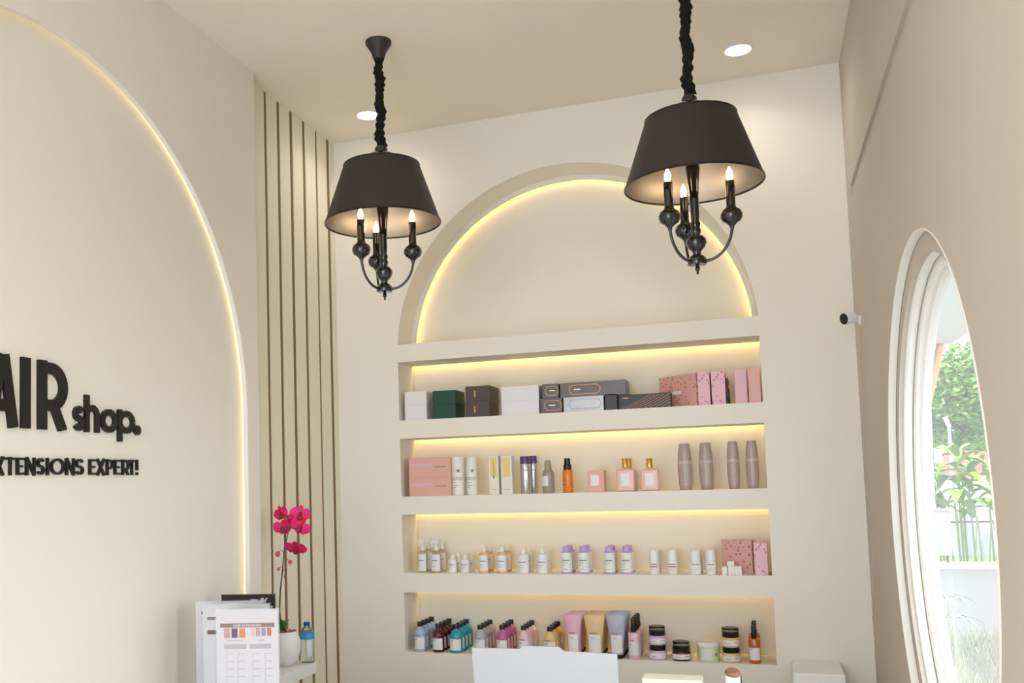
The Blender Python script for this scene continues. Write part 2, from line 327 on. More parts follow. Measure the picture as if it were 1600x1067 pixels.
# ================================================================ PENDANTS
def pendant(x, y, zb, phi, label, s=1):
    T = empty('pendant_lamp', (x, y, zb)); tag(T, label, 'pendant lamp', 'black shaded pendant lamps')
    H = ZC-zb
    MB().lathe([(.004, -.075), (.022, -.072), (.025, -.062), (.030, -.045), (.044, -.022), (.052, -.010), (.052, 0)], 28, (0, 0, H)).build('canopy', 'shade', T, smooth=True)
    # ruched chain sleeve
    vs = []; fs = []; n = 14; z0, z1 = .310, H-.062; K = 70
    for k in range(K+1):
        f = k/K; z = z0+(z1-z0)*f
        base = .0185*(.78+.26*abs(math.sin(f*K*.62+math.sin(f*9)))+.10*math.sin(f*19))
        if k in (0, K): base *= .7
        cx, cyy = .004*math.sin(f*17+phi), .004*math.cos(f*13)
        for i in range(n):
            a = 2*PI*i/n; r = base*(1+.16*math.sin(3*a+f*34)+.1*math.sin(5*a-f*50)); vs.append((cx+r*math.cos(a), cyy+r*math.sin(a), z))
    for k in range(K):
        for i in range(n): j = (i+1) % n; fs.append((k*n+i, k*n+j, (k+1)*n+j, (k+1)*n+i))
    fs.append(tuple(range(n))); fs.append(tuple(range(K*n, K*n+n)))
    MB().add(vs, fs).build('chain_sleeve', 'fabric_black', T, smooth=False)
    MB().lathe([(.012, .318), (.021, .312), (.026, .302), (.024, .290), (.030, .284)], 20).build('glass_knob', 'glass_cap', T, smooth=True)
    MB().lathe([(.030, .286), (.052, .278), (.064, .266), (.066, .258), (.05, .252), (.02, .250), (.02, .23)], 28).build('top_cap', 'gloss_black', T, smooth=True)
    sh = MB().lathe([(.151, .232), (.228, .004)], 48, closed=False).build('lamp_shade', 'shade', T, smooth=True)
    MB().lathe([(.1495, .230), (.2265, .005)], 48, closed=False).build('lining', 'silver_foil', sh, smooth=True)
    MB().lathe([(.1495, .228), (.153, .228), (.153, .2345), (.1495, .2345), (.1495, .228)], 48, closed=False).lathe([(.2262, .0), (.2302, .0), (.2295, .007), (.2262, .007), (.2262, 0)], 48, closed=False).build('rim', 'black', sh)
    mb = MB(); mb.lathe([(.02, .236), (.02, .229)], 16)
    for k in range(3): a = k*2*PI/3+.5; mb.tube([(0, 0, .232), (.149*math.cos(a), .149*math.sin(a), .230)], .0025, 6)
    mb.build('spider', 'black', sh)
    MB().lathe([(.002, -.304), (.005, -.301), (.003, -.295), (.008, -.289), (.008, -.280), (.004, -.274), (.030, -.272), (.032, -.268), (.031, -.252), (.024, -.243), (.013, -.237), (.014, -.228), (.018, -.223), (.027, -.214), (.034, -.199), (.033, -.186), (.024, -.175), (.012, -.170),
                (.016, -.163), (.0175, -.154), (.014, -.146), (.015, -.140), (.017, -.132), (.013, -.120), (.0145, -.100), (.0145, -.04), (.018, .01), (.024, .06), (.014, .10), (.008, .225)], 24).build('stem', 'gloss_black', T, smooth=True)
    for k in range(3):
        a = phi+k*2*PI/3; c, s_ = math.cos(a), math.sin(a); R_ = .119
        pts = []
        for i in range(15):
            q = i/14; ang = -PI/2+q*PI/2*1.05
            rr = .028+(R_-.028)*min(1, math.sin(q*PI/2)**.9); zz = -.262+.108*(1-math.cos(q*PI/2))**.95
            pts.append((rr*c, rr*s_, zz))
        arm = MB().tube(pts, .0050, 10).build('arm', 'gloss_black', T, smooth=True)
        MB().lathe([(.005, -.170), (.008, -.158), (.016, -.149), (.029, -.141), (.035, -.130), (.036, -.119), (.031, -.106), (.019, -.098), (.015, -.088)], 20, (R_*c, R_*s_, 0)).build('drip_cup', 'gloss_black', arm, smooth=True)
        MB().lathe([(.0150, -.090), (.0150, -.006), (.012, -.004)], 16, (R_*c, R_*s_, 0)).build('candle', 'gloss_black', arm, smooth=True)
        MB().lathe([(.006, -.005), (.0095, .004), (.011, .014), (.009, .026), (.004, .038), (.001, .044)], 14, (R_*c, R_*s_, 0)).build('bulb', 'bulb', arm, smooth=True)
    return T
CA = math.atan2(.939, -.3365)   # viewing direction on the floor plan
pendant(.322, -.96, 2.571, CA+math.radians(16), 'black pendant lamp with tapered shade and candle arms, left of the two')
pendant(1.512, -1.10, 2.524, math.radians(110), 'black pendant lamp with tapered shade and candle arms, right of the two')
ITEMS=[
 ('shampoo', 0.068, 0.032, 0.728, 0.0594, 0.142, 'light blue bottle with black cap, front one of four in its row', 'bottle', 'shampoo bottles on the lowest shelf', 'powder'),
 ('shampoo', 0.068, 0.088, 0.728, 0.0594, 0.142, 'light blue bottle with black cap, second from front of four in its row', 'bottle', 'shampoo bottles on the lowest shelf', 'powder'),
 ('shampoo', 0.068, 0.144, 0.728, 0.0594, 0.142, 'light blue bottle with black cap, third from front of four in its row', 'bottle', 'shampoo bottles on the lowest shelf', 'powder'),
 ('shampoo', 0.068, 0.2, 0.728, 0.0594, 0.142, 'light blue bottle with black cap, rearmost of four in its row', 'bottle', 'shampoo bottles on the lowest shelf', 'powder'),
 ('shampoo', 0.161, 0.032, 0.728, 0.059, 0.135, 'dark red brown bottle with black cap, front one of four in its row', 'bottle', 'shampoo bottles on the lowest shelf', 'red'),
 ('shampoo', 0.161, 0.088, 0.728, 0.059, 0.135, 'dark red brown bottle with black cap, second from front of four in its row', 'bottle', 'shampoo bottles on the lowest shelf', 'red'),
 ('shampoo', 0.161, 0.144, 0.728, 0.059, 0.135, 'dark red brown bottle with black cap, third from front of four in its row', 'bottle', 'shampoo bottles on the lowest shelf', 'red'),
 ('shampoo', 0.161, 0.2, 0.728, 0.059, 0.135, 'dark red brown bottle with black cap, rearmost of four in its row', 'bottle', 'shampoo bottles on the lowest shelf', 'red'),
 ('shampoo', 0.252, 0.032, 0.728, 0.0648, 0.134, 'turquoise bottle with black cap, front one of four in its row', 'bottle', 'shampoo bottles on the lowest shelf', 'teal'),
 ('shampoo', 0.252, 0.088, 0.728, 0.0648, 0.134, 'turquoise bottle with black cap, second from front of four in its row', 'bottle', 'shampoo bottles on the lowest shelf', 'teal'),
 ('shampoo', 0.252, 0.144, 0.728, 0.0648, 0.134, 'turquoise bottle with black cap, third from front of four in its row', 'bottle', 'shampoo bottles on the lowest shelf', 'teal'),
 ('shampoo', 0.252, 0.2, 0.728, 0.0648, 0.134, 'turquoise bottle with black cap, rearmost of four in its row', 'bottle', 'shampoo bottles on the lowest shelf', 'teal'),
 ('shampoo', 0.374, 0.032, 0.728, 0.0581, 0.134, 'silver grey bottle with black cap, front one of four in its row', 'bottle', 'shampoo bottles on the lowest shelf', 'grey'),
 ('shampoo', 0.374, 0.088, 0.728, 0.0581, 0.134, 'silver grey bottle with black cap, second from front of four in its row', 'bottle', 'shampoo bottles on the lowest shelf', 'grey'),
 ('shampoo', 0.374, 0.144, 0.728, 0.0581, 0.134, 'silver grey bottle with black cap, third from front of four in its row', 'bottle', 'shampoo bottles on the lowest shelf', 'grey'),
 ('shampoo', 0.374, 0.2, 0.728, 0.0581, 0.134, 'silver grey bottle with black cap, rearmost of four in its row', 'bottle', 'shampoo bottles on the lowest shelf', 'grey'),
 ('shampoo', 0.482, 0.032, 0.728, 0.0577, 0.137, 'magenta bottle with black cap, front one of four in its row', 'bottle', 'shampoo bottles on the lowest shelf', 'magenta'),
 ('shampoo', 0.482, 0.088, 0.728, 0.0577, 0.137, 'magenta bottle with black cap, second from front of four in its row', 'bottle', 'shampoo bottles on the lowest shelf', 'magenta'),
 ('shampoo', 0.482, 0.144, 0.728, 0.0577, 0.137, 'magenta bottle with black cap, third from front of four in its row', 'bottle', 'shampoo bottles on the lowest shelf', 'magenta'),
 ('shampoo', 0.482, 0.2, 0.728, 0.0577, 0.137, 'magenta bottle with black cap, rearmost of four in its row', 'bottle', 'shampoo bottles on the lowest shelf', 'magenta'),
 ('shampoo', 0.587, 0.032, 0.728, 0.0572, 0.136, 'pale pink bottle with black cap, front one of four in its row', 'bottle', 'shampoo bottles on the lowest shelf', 'blush'),
 ('shampoo', 0.587, 0.088, 0.728, 0.0572, 0.136, 'pale pink bottle with black cap, second from front of four in its row', 'bottle', 'shampoo bottles on the lowest shelf', 'blush'),
 ('shampoo', 0.587, 0.144, 0.728, 0.0572, 0.136, 'pale pink bottle with black cap, third from front of four in its row', 'bottle', 'shampoo bottles on the lowest shelf', 'blush'),
 ('shampoo', 0.587, 0.2, 0.728, 0.0572, 0.136, 'pale pink bottle with black cap, rearmost of four in its row', 'bottle', 'shampoo bottles on the lowest shelf', 'blush'),
 ('shampoo', 0.713, 0.032, 0.728, 0.0626, 0.134, 'yellow bottle with black cap, front one of four in its row', 'bottle', 'shampoo bottles on the lowest shelf', 'yellow'),
 ('shampoo', 0.713, 0.088, 0.728, 0.0626, 0.134, 'yellow bottle with black cap, second from front of four in its row', 'bottle', 'shampoo bottles on the lowest shelf', 'yellow'),
 ('shampoo', 0.713, 0.144, 0.728, 0.0626, 0.134, 'yellow bottle with black cap, third from front of four in its row', 'bottle', 'shampoo bottles on the lowest shelf', 'yellow'),
 ('shampoo', 0.713, 0.2, 0.728, 0.0626, 0.134, 'yellow bottle with black cap, rearmost of four in its row', 'bottle', 'shampoo bottles on the lowest shelf', 'yellow'),
 ('tube', 0.822, 0.035, 0.728, 0.0828, 0.189, 'pink standing tube with dark cap, front one in its row', 'tube', 'conditioner tubes on the lowest shelf', 'tpink'),
 ('tube', 0.822, 0.087, 0.728, 0.0828, 0.189, 'pink standing tube with dark cap, second one back in its row', 'tube', 'conditioner tubes on the lowest shelf', 'tpink'),
 ('tube', 0.822, 0.139, 0.728, 0.0828, 0.189, 'pink standing tube with dark cap, third one back in its row', 'tube', 'conditioner tubes on the lowest shelf', 'tpink'),
 ('tube', 0.822, 0.191, 0.728, 0.0828, 0.189, 'pink standing tube with dark cap, rearmost one in its row', 'tube', 'conditioner tubes on the lowest shelf', 'tpink'),
 ('tube', 0.921, 0.035, 0.728, 0.0969, 0.191, 'golden yellow standing tube with dark cap, front one in its row', 'tube', 'conditioner tubes on the lowest shelf', 'tgold'),
 ('tube', 0.921, 0.087, 0.728, 0.0969, 0.191, 'golden yellow standing tube with dark cap, second one back in its row', 'tube', 'conditioner tubes on the lowest shelf', 'tgold'),
 ('tube', 0.921, 0.139, 0.728, 0.0969, 0.191, 'golden yellow standing tube with dark cap, third one back in its row', 'tube', 'conditioner tubes on the lowest shelf', 'tgold'),
 ('tube', 0.921, 0.191, 0.728, 0.0969, 0.191, 'golden yellow standing tube with dark cap, rearmost one in its row', 'tube', 'conditioner tubes on the lowest shelf', 'tgold'),
 ('tube', 1.02, 0.035, 0.728, 0.0903, 0.193, 'grey lilac standing tube with dark cap, front one in its row', 'tube', 'conditioner tubes on the lowest shelf', 'tgrey'),
 ('tube', 1.02, 0.087, 0.728, 0.0903, 0.193, 'grey lilac standing tube with dark cap, second one back in its row', 'tube', 'conditioner tubes on the lowest shelf', 'tgrey'),
 ('tube', 1.02, 0.139, 0.728, 0.0903, 0.193, 'grey lilac standing tube with dark cap, third one back in its row', 'tube', 'conditioner tubes on the lowest shelf', 'tgrey'),
 ('tube', 1.02, 0.191, 0.728, 0.0903, 0.193, 'grey lilac standing tube with dark cap, rearmost one in its row', 'tube', 'conditioner tubes on the lowest shelf', 'tgrey'),
 ('spray', 1.097, 0.03, 0.728, 0.0492, 0.181, 'pale pink straight bottle with tall black cap, front one beside the grey tubes', 'bottle', 'pale pink spray bottles', 'blush'),
 ('spray', 1.097, 0.086, 0.728, 0.0492, 0.181, 'pale pink straight bottle with tall black cap, second one back beside the grey tubes', 'bottle', 'pale pink spray bottles', 'blush'),
 ('spray', 1.097, 0.142, 0.728, 0.0492, 0.181, 'pale pink straight bottle with tall black cap, third one back beside the grey tubes', 'bottle', 'pale pink spray bottles', 'blush'),
 ('spray', 1.097, 0.198, 0.728, 0.0492, 0.181, 'pale pink straight bottle with tall black cap, rearmost one beside the grey tubes', 'bottle', 'pale pink spray bottles', 'blush'),
 ('jar', 1.2, 0.045, 0.728, 0.0777, 0.066, 'lilac jar with black lid, lower one of the front pair on the lowest shelf', 'jar', 'mask jars on the lowest shelf', 'lilac'),
 ('jar', 1.2, 0.045, 0.7942, 0.0777, 0.066, 'lilac jar with black lid, upper one of the front pair on the lowest shelf', 'jar', 'mask jars on the lowest shelf', 'lilac'),
 ('jar', 1.188, 0.15, 0.728, 0.0796, 0.066, 'lilac jar with black lid, lower one of the rear pair on the lowest shelf', 'jar', 'mask jars on the lowest shelf', 'lilac'),
 ('jar', 1.188, 0.15, 0.7942, 0.0796, 0.066, 'lilac jar with black lid, upper one of the rear pair on the lowest shelf', 'jar', 'mask jars on the lowest shelf', 'lilac'),
 ('jar', 1.514, 0.045, 0.728, 0.0786, 0.066, 'yellow jar with black lid, lower one of the front pair on the lowest shelf', 'jar', 'mask jars on the lowest shelf', 'yellow'),
 ('jar', 1.514, 0.045, 0.7942, 0.0786, 0.066, 'yellow jar with black lid, upper one of the front pair on the lowest shelf', 'jar', 'mask jars on the lowest shelf', 'yellow'),
 ('jar', 1.51, 0.15, 0.728, 0.0805, 0.066, 'yellow jar with black lid, lower one of the rear pair on the lowest shelf', 'jar', 'mask jars on the lowest shelf', 'yellow'),
 ('jar', 1.51, 0.15, 0.7942, 0.0805, 0.066, 'yellow jar with black lid, upper one of the rear pair on the lowest shelf', 'jar', 'mask jars on the lowest shelf', 'yellow'),
 ('jar', 1.303, 0.045, 0.728, 0.0828, 0.066, 'dark red jar with black lid, front of two beside the lilac jars', 'jar', 'mask jars on the lowest shelf', 'red'),
 ('jar', 1.293, 0.15, 0.728, 0.0819, 0.066, 'dark red jar with black lid, rear of two beside the lilac jars', 'jar', 'mask jars on the lowest shelf', 'red'),
 ('tub', 1.418, 0.055, 0.728, 0.0992, 0.083, 'wide pale green tub with white lid between red and yellow jars', 'jar', 'mask jars on the lowest shelf', 'palegreen'),
 ('spray', 1.612, 0.03, 0.728, 0.0472, 0.162, 'amber oil bottle with black cap, front of three at the right end', 'bottle', 'amber oil bottles', 'amber'),
 ('spray', 1.612, 0.1, 0.728, 0.0472, 0.162, 'amber oil bottle with black cap, middle of three at the right end', 'bottle', 'amber oil bottles', 'amber'),
 ('spray', 1.612, 0.17, 0.728, 0.0472, 0.162, 'amber oil bottle with black cap, rearmost of three at the right end', 'bottle', 'amber oil bottles', 'amber'),
 ('trigger', 0.084, 0.052, 1.107, 0.0442, 0.161, 'clear spray bottle with white label, front one at the far left end', 'bottle', 'bottles on the third shelf', 'clear'),
 ('trigger', 0.084, 0.14, 1.107, 0.0442, 0.161, 'clear spray bottle with white label, rear one at the far left end', 'bottle', 'bottles on the third shelf', 'clear'),
 ('trigger', 0.155, 0.053, 1.107, 0.0471, 0.16, 'clear spray bottle with white label, front one second from the left end', 'bottle', 'bottles on the third shelf', 'clear'),
 ('trigger', 0.155, 0.14, 1.107, 0.0471, 0.16, 'clear spray bottle with white label, rear one second from the left end', 'bottle', 'bottles on the third shelf', 'clear'),
 ('dome', 0.239, 0.05, 1.107, 0.0406, 0.089, 'small white dropper bottle, front left one of the short pair', 'bottle', 'bottles on the third shelf', 'white'),
 ('dome', 0.239, 0.14, 1.107, 0.0406, 0.089, 'small white dropper bottle, rear left one of the short pair', 'bottle', 'bottles on the third shelf', 'white'),
 ('dome', 0.302, 0.052, 1.107, 0.0435, 0.088, 'small white dropper bottle, front right one of the short pair', 'bottle', 'bottles on the third shelf', 'white'),
 ('dome', 0.302, 0.14, 1.107, 0.0435, 0.088, 'small white dropper bottle, rear right one of the short pair', 'bottle', 'bottles on the third shelf', 'white'),
 ('dome', 0.397, 0.053, 1.107, 0.0463, 0.131, 'amber tinted bottle with white label, front left one next to the short bottles', 'bottle', 'bottles on the third shelf', 'ambw'),
 ('dome', 0.397, 0.14, 1.107, 0.0463, 0.131, 'amber tinted bottle with white label, rear left one next to the short bottles', 'bottle', 'bottles on the third shelf', 'ambw'),
 ('dome', 0.487, 0.055, 1.107, 0.0491, 0.131, 'amber tinted bottle with white label, front one nearest the plain white pair', 'bottle', 'bottles on the third shelf', 'ambw'),
 ('dome', 0.487, 0.14, 1.107, 0.0491, 0.131, 'amber tinted bottle with white label, rear one nearest the plain white pair', 'bottle', 'bottles on the third shelf', 'ambw'),
 ('dome', 0.592, 0.056, 1.107, 0.0517, 0.121, 'plain white bottle with cream cap, front left one before the purple caps', 'bottle', 'bottles on the third shelf', 'white'),
 ('dome', 0.592, 0.14, 1.107, 0.0517, 0.121, 'plain white bottle with cream cap, rear left one before the purple caps', 'bottle', 'bottles on the third shelf', 'white'),
 ('dome', 0.684, 0.056, 1.107, 0.0514, 0.121, 'plain white bottle with cream cap, front right one before the purple caps', 'bottle', 'bottles on the third shelf', 'white'),
 ('dome', 0.684, 0.14, 1.107, 0.0514, 0.121, 'plain white bottle with cream cap, rear right one before the purple caps', 'bottle', 'bottles on the third shelf', 'white'),
 ('purplecap', 0.798, 0.058, 1.107, 0.0539, 0.126, 'white bottle with lilac cap, front one, first from left in the row', 'bottle', 'lilac capped bottles', 'lilac'),
 ('purplecap', 0.798, 0.14, 1.107, 0.0539, 0.126, 'white bottle with lilac cap, rear one, first from left in the row', 'bottle', 'lilac capped bottles', 'lilac'),
 ('purplecap', 0.879, 0.058, 1.107, 0.0536, 0.126, 'white bottle with lilac cap, front one, second from left in the row', 'bottle', 'lilac capped bottles', 'lilac'),
 ('purplecap', 0.879, 0.14, 1.107, 0.0536, 0.126, 'white bottle with lilac cap, rear one, second from left in the row', 'bottle', 'lilac capped bottles', 'lilac'),
 ('purplecap', 0.998, 0.058, 1.107, 0.0531, 0.125, 'white bottle with lilac cap, front one, third from left in the row', 'bottle', 'lilac capped bottles', 'lilac'),
 ('purplecap', 0.998, 0.14, 1.107, 0.0531, 0.125, 'white bottle with lilac cap, rear one, third from left in the row', 'bottle', 'lilac capped bottles', 'lilac'),
 ('purplecap', 1.076, 0.058, 1.107, 0.0528, 0.125, 'white bottle with lilac cap, front one, fourth from left in the row', 'bottle', 'lilac capped bottles', 'lilac'),
 ('purplecap', 1.076, 0.14, 1.107, 0.0528, 0.125, 'white bottle with lilac cap, rear one, fourth from left in the row', 'bottle', 'lilac capped bottles', 'lilac'),
 ('roundcap', 1.2, 0.055, 1.107, 0.0465, 0.113, 'white bottle with red line on label, front left of the pair', 'bottle', 'bottles on the third shelf', 'redline'),
 ('roundcap', 1.2, 0.14, 1.107, 0.0465, 0.113, 'white bottle with red line on label, rear left of the pair', 'bottle', 'bottles on the third shelf', 'redline'),
 ('roundcap', 1.281, 0.055, 1.107, 0.0462, 0.113, 'white bottle with red line on label, front right of the pair', 'bottle', 'bottles on the third shelf', 'redline'),
 ('roundcap', 1.281, 0.14, 1.107, 0.0462, 0.113, 'white bottle with red line on label, rear right of the pair', 'bottle', 'bottles on the third shelf', 'redline'),
 ('roundcap', 1.38, 0.056, 1.107, 0.0487, 0.113, 'white bottle with grey print, front left one beside the floral box', 'bottle', 'bottles on the third shelf', 'plain'),
 ('roundcap', 1.38, 0.14, 1.107, 0.0487, 0.113, 'white bottle with grey print, rear left one beside the floral box', 'bottle', 'bottles on the third shelf', 'plain'),
 ('roundcap', 1.447, 0.055, 1.107, 0.0456, 0.113, 'white bottle with grey print, front right one beside the floral box', 'bottle', 'bottles on the third shelf', 'plain'),
 ('roundcap', 1.447, 0.14, 1.107, 0.0456, 0.113, 'white bottle with grey print, rear right one beside the floral box', 'bottle', 'bottles on the third shelf', 'plain'),
 ('lidcan', 0.276, 0.063, 1.482, 0.0659, 0.187, 'white cylinder bottle with grey emblem, front left beside the salmon boxes', 'bottle', 'bottles on the second shelf', 'white'),
 ('lidcan', 0.276, 0.135, 1.482, 0.0659, 0.187, 'white cylinder bottle with grey emblem, rear left beside the salmon boxes', 'bottle', 'bottles on the second shelf', 'white'),
 ('lidcan', 0.35, 0.056, 1.482, 0.053, 0.184, 'white cylinder bottle with grey emblem, right one beside the gold cartons', 'bottle', 'bottles on the second shelf', 'white'),
 ('can', 0.617, 0.055, 1.482, 0.0489, 0.178, 'silver can with purple cap, left of the two', 'can', 'silver cans with purple caps', 'silver'),
 ('can', 0.64, 0.12, 1.482, 0.0402, 0.181, 'silver can with purple cap, right one set slightly behind', 'can', 'silver cans with purple caps', 'silver'),
 ('pump', 0.726, 0.06, 1.482, 0.0576, 0.156, 'grey shouldered bottle with small white label beside the orange bottle', 'bottle', 'bottles on the second shelf', 'greyb'),
 ('orange', 0.82, 0.055, 1.482, 0.0481, 0.162, 'bright orange bottle with black cap on the second shelf', 'bottle', 'bottles on the second shelf', 'orange'),
 ('perfume', 1.09, 0.045, 1.482, 0.0794, 0.152, 'square pink bottle with gold cap, front left of the group', 'bottle', 'pink square bottles', 'pinkb'),
 ('perfume', 1.096, 0.13, 1.482, 0.0748, 0.153, 'square pink bottle with gold cap, half hidden behind the left one', 'bottle', 'pink square bottles', 'pinkb'),
 ('perfume', 1.199, 0.045, 1.482, 0.0787, 0.148, 'square pink bottle with gold cap, right one beside the mauve bottles', 'bottle', 'pink square bottles', 'pinkb'),
 ('curvy', 1.354, 0.064, 1.482, 0.0636, 0.21, 'tall curved mauve bottle, first from left of four at the right end', 'bottle', 'tall mauve bottles', 'mauve'),
 ('curvy', 1.446, 0.064, 1.482, 0.0632, 0.21, 'tall curved mauve bottle, second from left of four at the right end', 'bottle', 'tall mauve bottles', 'mauve'),
 ('curvy', 1.562, 0.06, 1.482, 0.054, 0.211, 'tall curved mauve bottle, third from left of four at the right end', 'bottle', 'tall mauve bottles', 'mauve'),
 ('curvy', 1.642, 0.06, 1.482, 0.0537, 0.212, 'tall curved mauve bottle, last of four at the right end', 'bottle', 'tall mauve bottles', 'mauve'),
 ('box', 0.08, 0.02, 1.858, 0.115, 0.075, 'white box at the far left of the top shelf, lower of its stack', 'box', 'white boxes', ('wbox', 0.15, 0)),
 ('box', 0.081, 0.02, 1.933, 0.115, 0.067, 'white box at the far left of the top shelf, upper of its stack', 'box', 'white boxes', ('wbox', 0.15, 0)),
 ('box', 0.229, 0.02, 1.858, 0.119, 0.07, 'dark green box on the top shelf, lower of its stack', 'box', 'dark green boxes', ('green', 0.15, 0)),
 ('box', 0.23, 0.02, 1.928, 0.119, 0.069, 'dark green box on the top shelf, upper of its stack', 'box', 'dark green boxes', ('green', 0.15, 0)),
 ('box', 0.4, 0.02, 1.858, 0.122, 0.076, 'dark brown box on the top shelf, lower of its stack', 'box', 'dark brown boxes', ('brown', 0.17, 0)),
 ('box', 0.402, 0.02, 1.934, 0.123, 0.075, 'dark brown box on the top shelf, upper of its stack', 'box', 'dark brown boxes', ('brown', 0.17, 0)),
 ('box', 0.611, 0.02, 1.858, 0.184, 0.067, 'long white box beside the grey boxes, lower of its stack', 'box', 'white boxes', ('wbox', 0.15, 0)),
 ('box', 0.612, 0.02, 1.925, 0.184, 0.071, 'long white box beside the grey boxes, upper of its stack', 'box', 'white boxes', ('wbox', 0.15, 0)),
 ('box', 0.762, 0.02, 1.858, 0.104, 0.071, 'short grey box with copper outline, lower left of the grey stack', 'box', 'grey boxes with rounded outlines', ('gbox', 0.14, 0)),
 ('box', 0.76, 0.02, 1.929, 0.08, 0.068, 'short grey box with copper outline, upper left of the grey stack', 'box', 'grey boxes with rounded outlines', ('gbox', 0.14, 0)),
 ('box', 0.914, 0.02, 1.858, 0.188, 0.071, 'silver grey box with pink rounded outline under the long grey box', 'box', 'grey boxes with rounded outlines', ('sbox', 0.14, 0)),
 ('box', 0.959, 0.02, 1.927, 0.306, 0.069, 'long grey box with rounded outline on top of the grey stack', 'box', 'grey boxes with rounded outlines', ('gbox', 0.13, 0)),
 ('box', 1.042, 0.02, 1.858, 0.056, 0.076, 'small plain black box beside the copper striped box', 'box', None, ('black', 0.13, 0)),
 ('box', 1.193, 0.02, 1.858, 0.234, 0.067, 'low black box with copper curved stripes on its front', 'box', None, ('stripes', 0.07, 0)),
 ('box', 1.455, 0.02, 1.858, 0.052, 0.153, 'pink floral box seen edge on, beside the salmon floral box', 'box', None, ('floral', 0.16, 0)),
 ('box', 1.517, 0.02, 1.858, 0.059, 0.149, 'pink floral box seen edge on, second from the large floral box', 'box', None, ('floral', 0.16, 0)),
 ('box', 1.612, 0.02, 1.858, 0.051, 0.151, 'plain pink box, left of the last two on the top shelf', 'box', None, ('pbox', 0.17, 0)),
 ('box', 1.669, 0.02, 1.858, 0.05, 0.15, 'plain pink box at the right end of the top shelf', 'box', None, ('pbox2', 0.17, 0)),
 ('box', 0.144, 0.02, 1.482, 0.217, 0.092, 'salmon box on the second shelf, lower of its stack', 'box', 'salmon boxes', ('salmon', 0.13, 0)),
 ('box', 0.145, 0.02, 1.574, 0.216, 0.096, 'salmon box on the second shelf, upper of its stack', 'box', 'salmon boxes', ('salmon', 0.13, 0)),
 ('box', 0.47, 0.02, 1.482, 0.048, 0.186, 'slim cream carton with gold window and dark drop print', 'box', None, ('carton', 0.045, 0)),
 ('box', 0.533, 0.02, 1.482, 0.054, 0.183, 'cream carton with plain gold panel beside the silver cans', 'box', None, ('carton2', 0.05, 0)),
 ('box', 0.957, 0.02, 1.482, 0.074, 0.1, 'small pink box with white label in the middle of second shelf', 'box', None, ('labelbox', 0.07, 0)),
 ('box', 1.505, 0.015, 1.107, 0.022, 0.037, 'tiny white dotted box, left of the cluster before the floral box', 'box', None, ('tiny', 0.03, 0)),
 ('box', 1.531, 0.015, 1.107, 0.024, 0.037, 'tiny white dotted box, middle of the cluster before the floral box', 'box', None, ('tiny', 0.03, 0)),
 ('box', 1.56, 0.015, 1.107, 0.034, 0.038, 'tiny white dotted box, right of the cluster before the floral box', 'box', None, ('tiny', 0.03, 0)),
 ('box', 1.531, 0.015, 1.144, 0.03, 0.023, 'tiny white dotted box on top of the small cluster', 'box', None, ('tiny', 0.03, 0)),
 ('box', 1.657, 0.02, 1.107, 0.055, 0.14, 'pink floral box standing at the right end of third shelf', 'box', None, ('floral', 0.15, 0)),
]
ZD = .80
# ================================================================ PRODUCTS
def bars(t, r, zs, wdeg, m='print', sy=1, th=.0011):
    mb = MB()
    for z, hh, a0, a1 in zs: mb.patch(r, z, z+hh, a0, a1, 6, sy, t=th)
    return mb
def k_shampoo(t, w, h, m):
    r = w*.475; hb = h*.86
    MB().lathe([(r*.9, 0), (r, .003), (r, hb*.64), (r*.98, hb*.71), (r*.88, hb*.80), (r*.68, hb*.88), (r*.46, hb*.94), (r*.40, hb*.965), (r*.40, hb)], 20).build('body', m, t, smooth=True)
    MB().lathe([(r*.46, hb*.985), (r*.47, h*.985), (r*.44, h)], 16).build('cap', 'cap_black', t, smooth=True)
    l = MB().patch(r+.0003, h*.10, h*.50, -62, 62).build('label', 'label', t, smooth=True)
    bars(t, r+.0003, [(h*.53, .004, -32, 14), (h*.44, .002, -45, -5), (h*.40, .0015, -45, -15)], 0).build('print', 'print', l)
def k_spray(t, w, h, m):
    r = w/2; hb = h*.66
    MB().lathe([(r*.94, 0), (r, .003), (r, hb*.95), (r*.93, hb*.985), (r*.45, hb)], 20).build('body', m, t, smooth=True)
    MB().lathe([(r*.50, hb), (r*.50, h*.78), (r*.42, h*.79), (r*.42, h*.985), (r*.36, h)], 16).build('cap', 'cap_black', t, smooth=True)
    l = MB().patch(r+.0003, h*.10, h*.42, -60, 60).build('label', 'label', t, smooth=True)
    bars(t, r+.0003, [(h*.46, .004, -30, 10), (h*.37, .002, -45, -10)], 0).build('print', 'print', l)
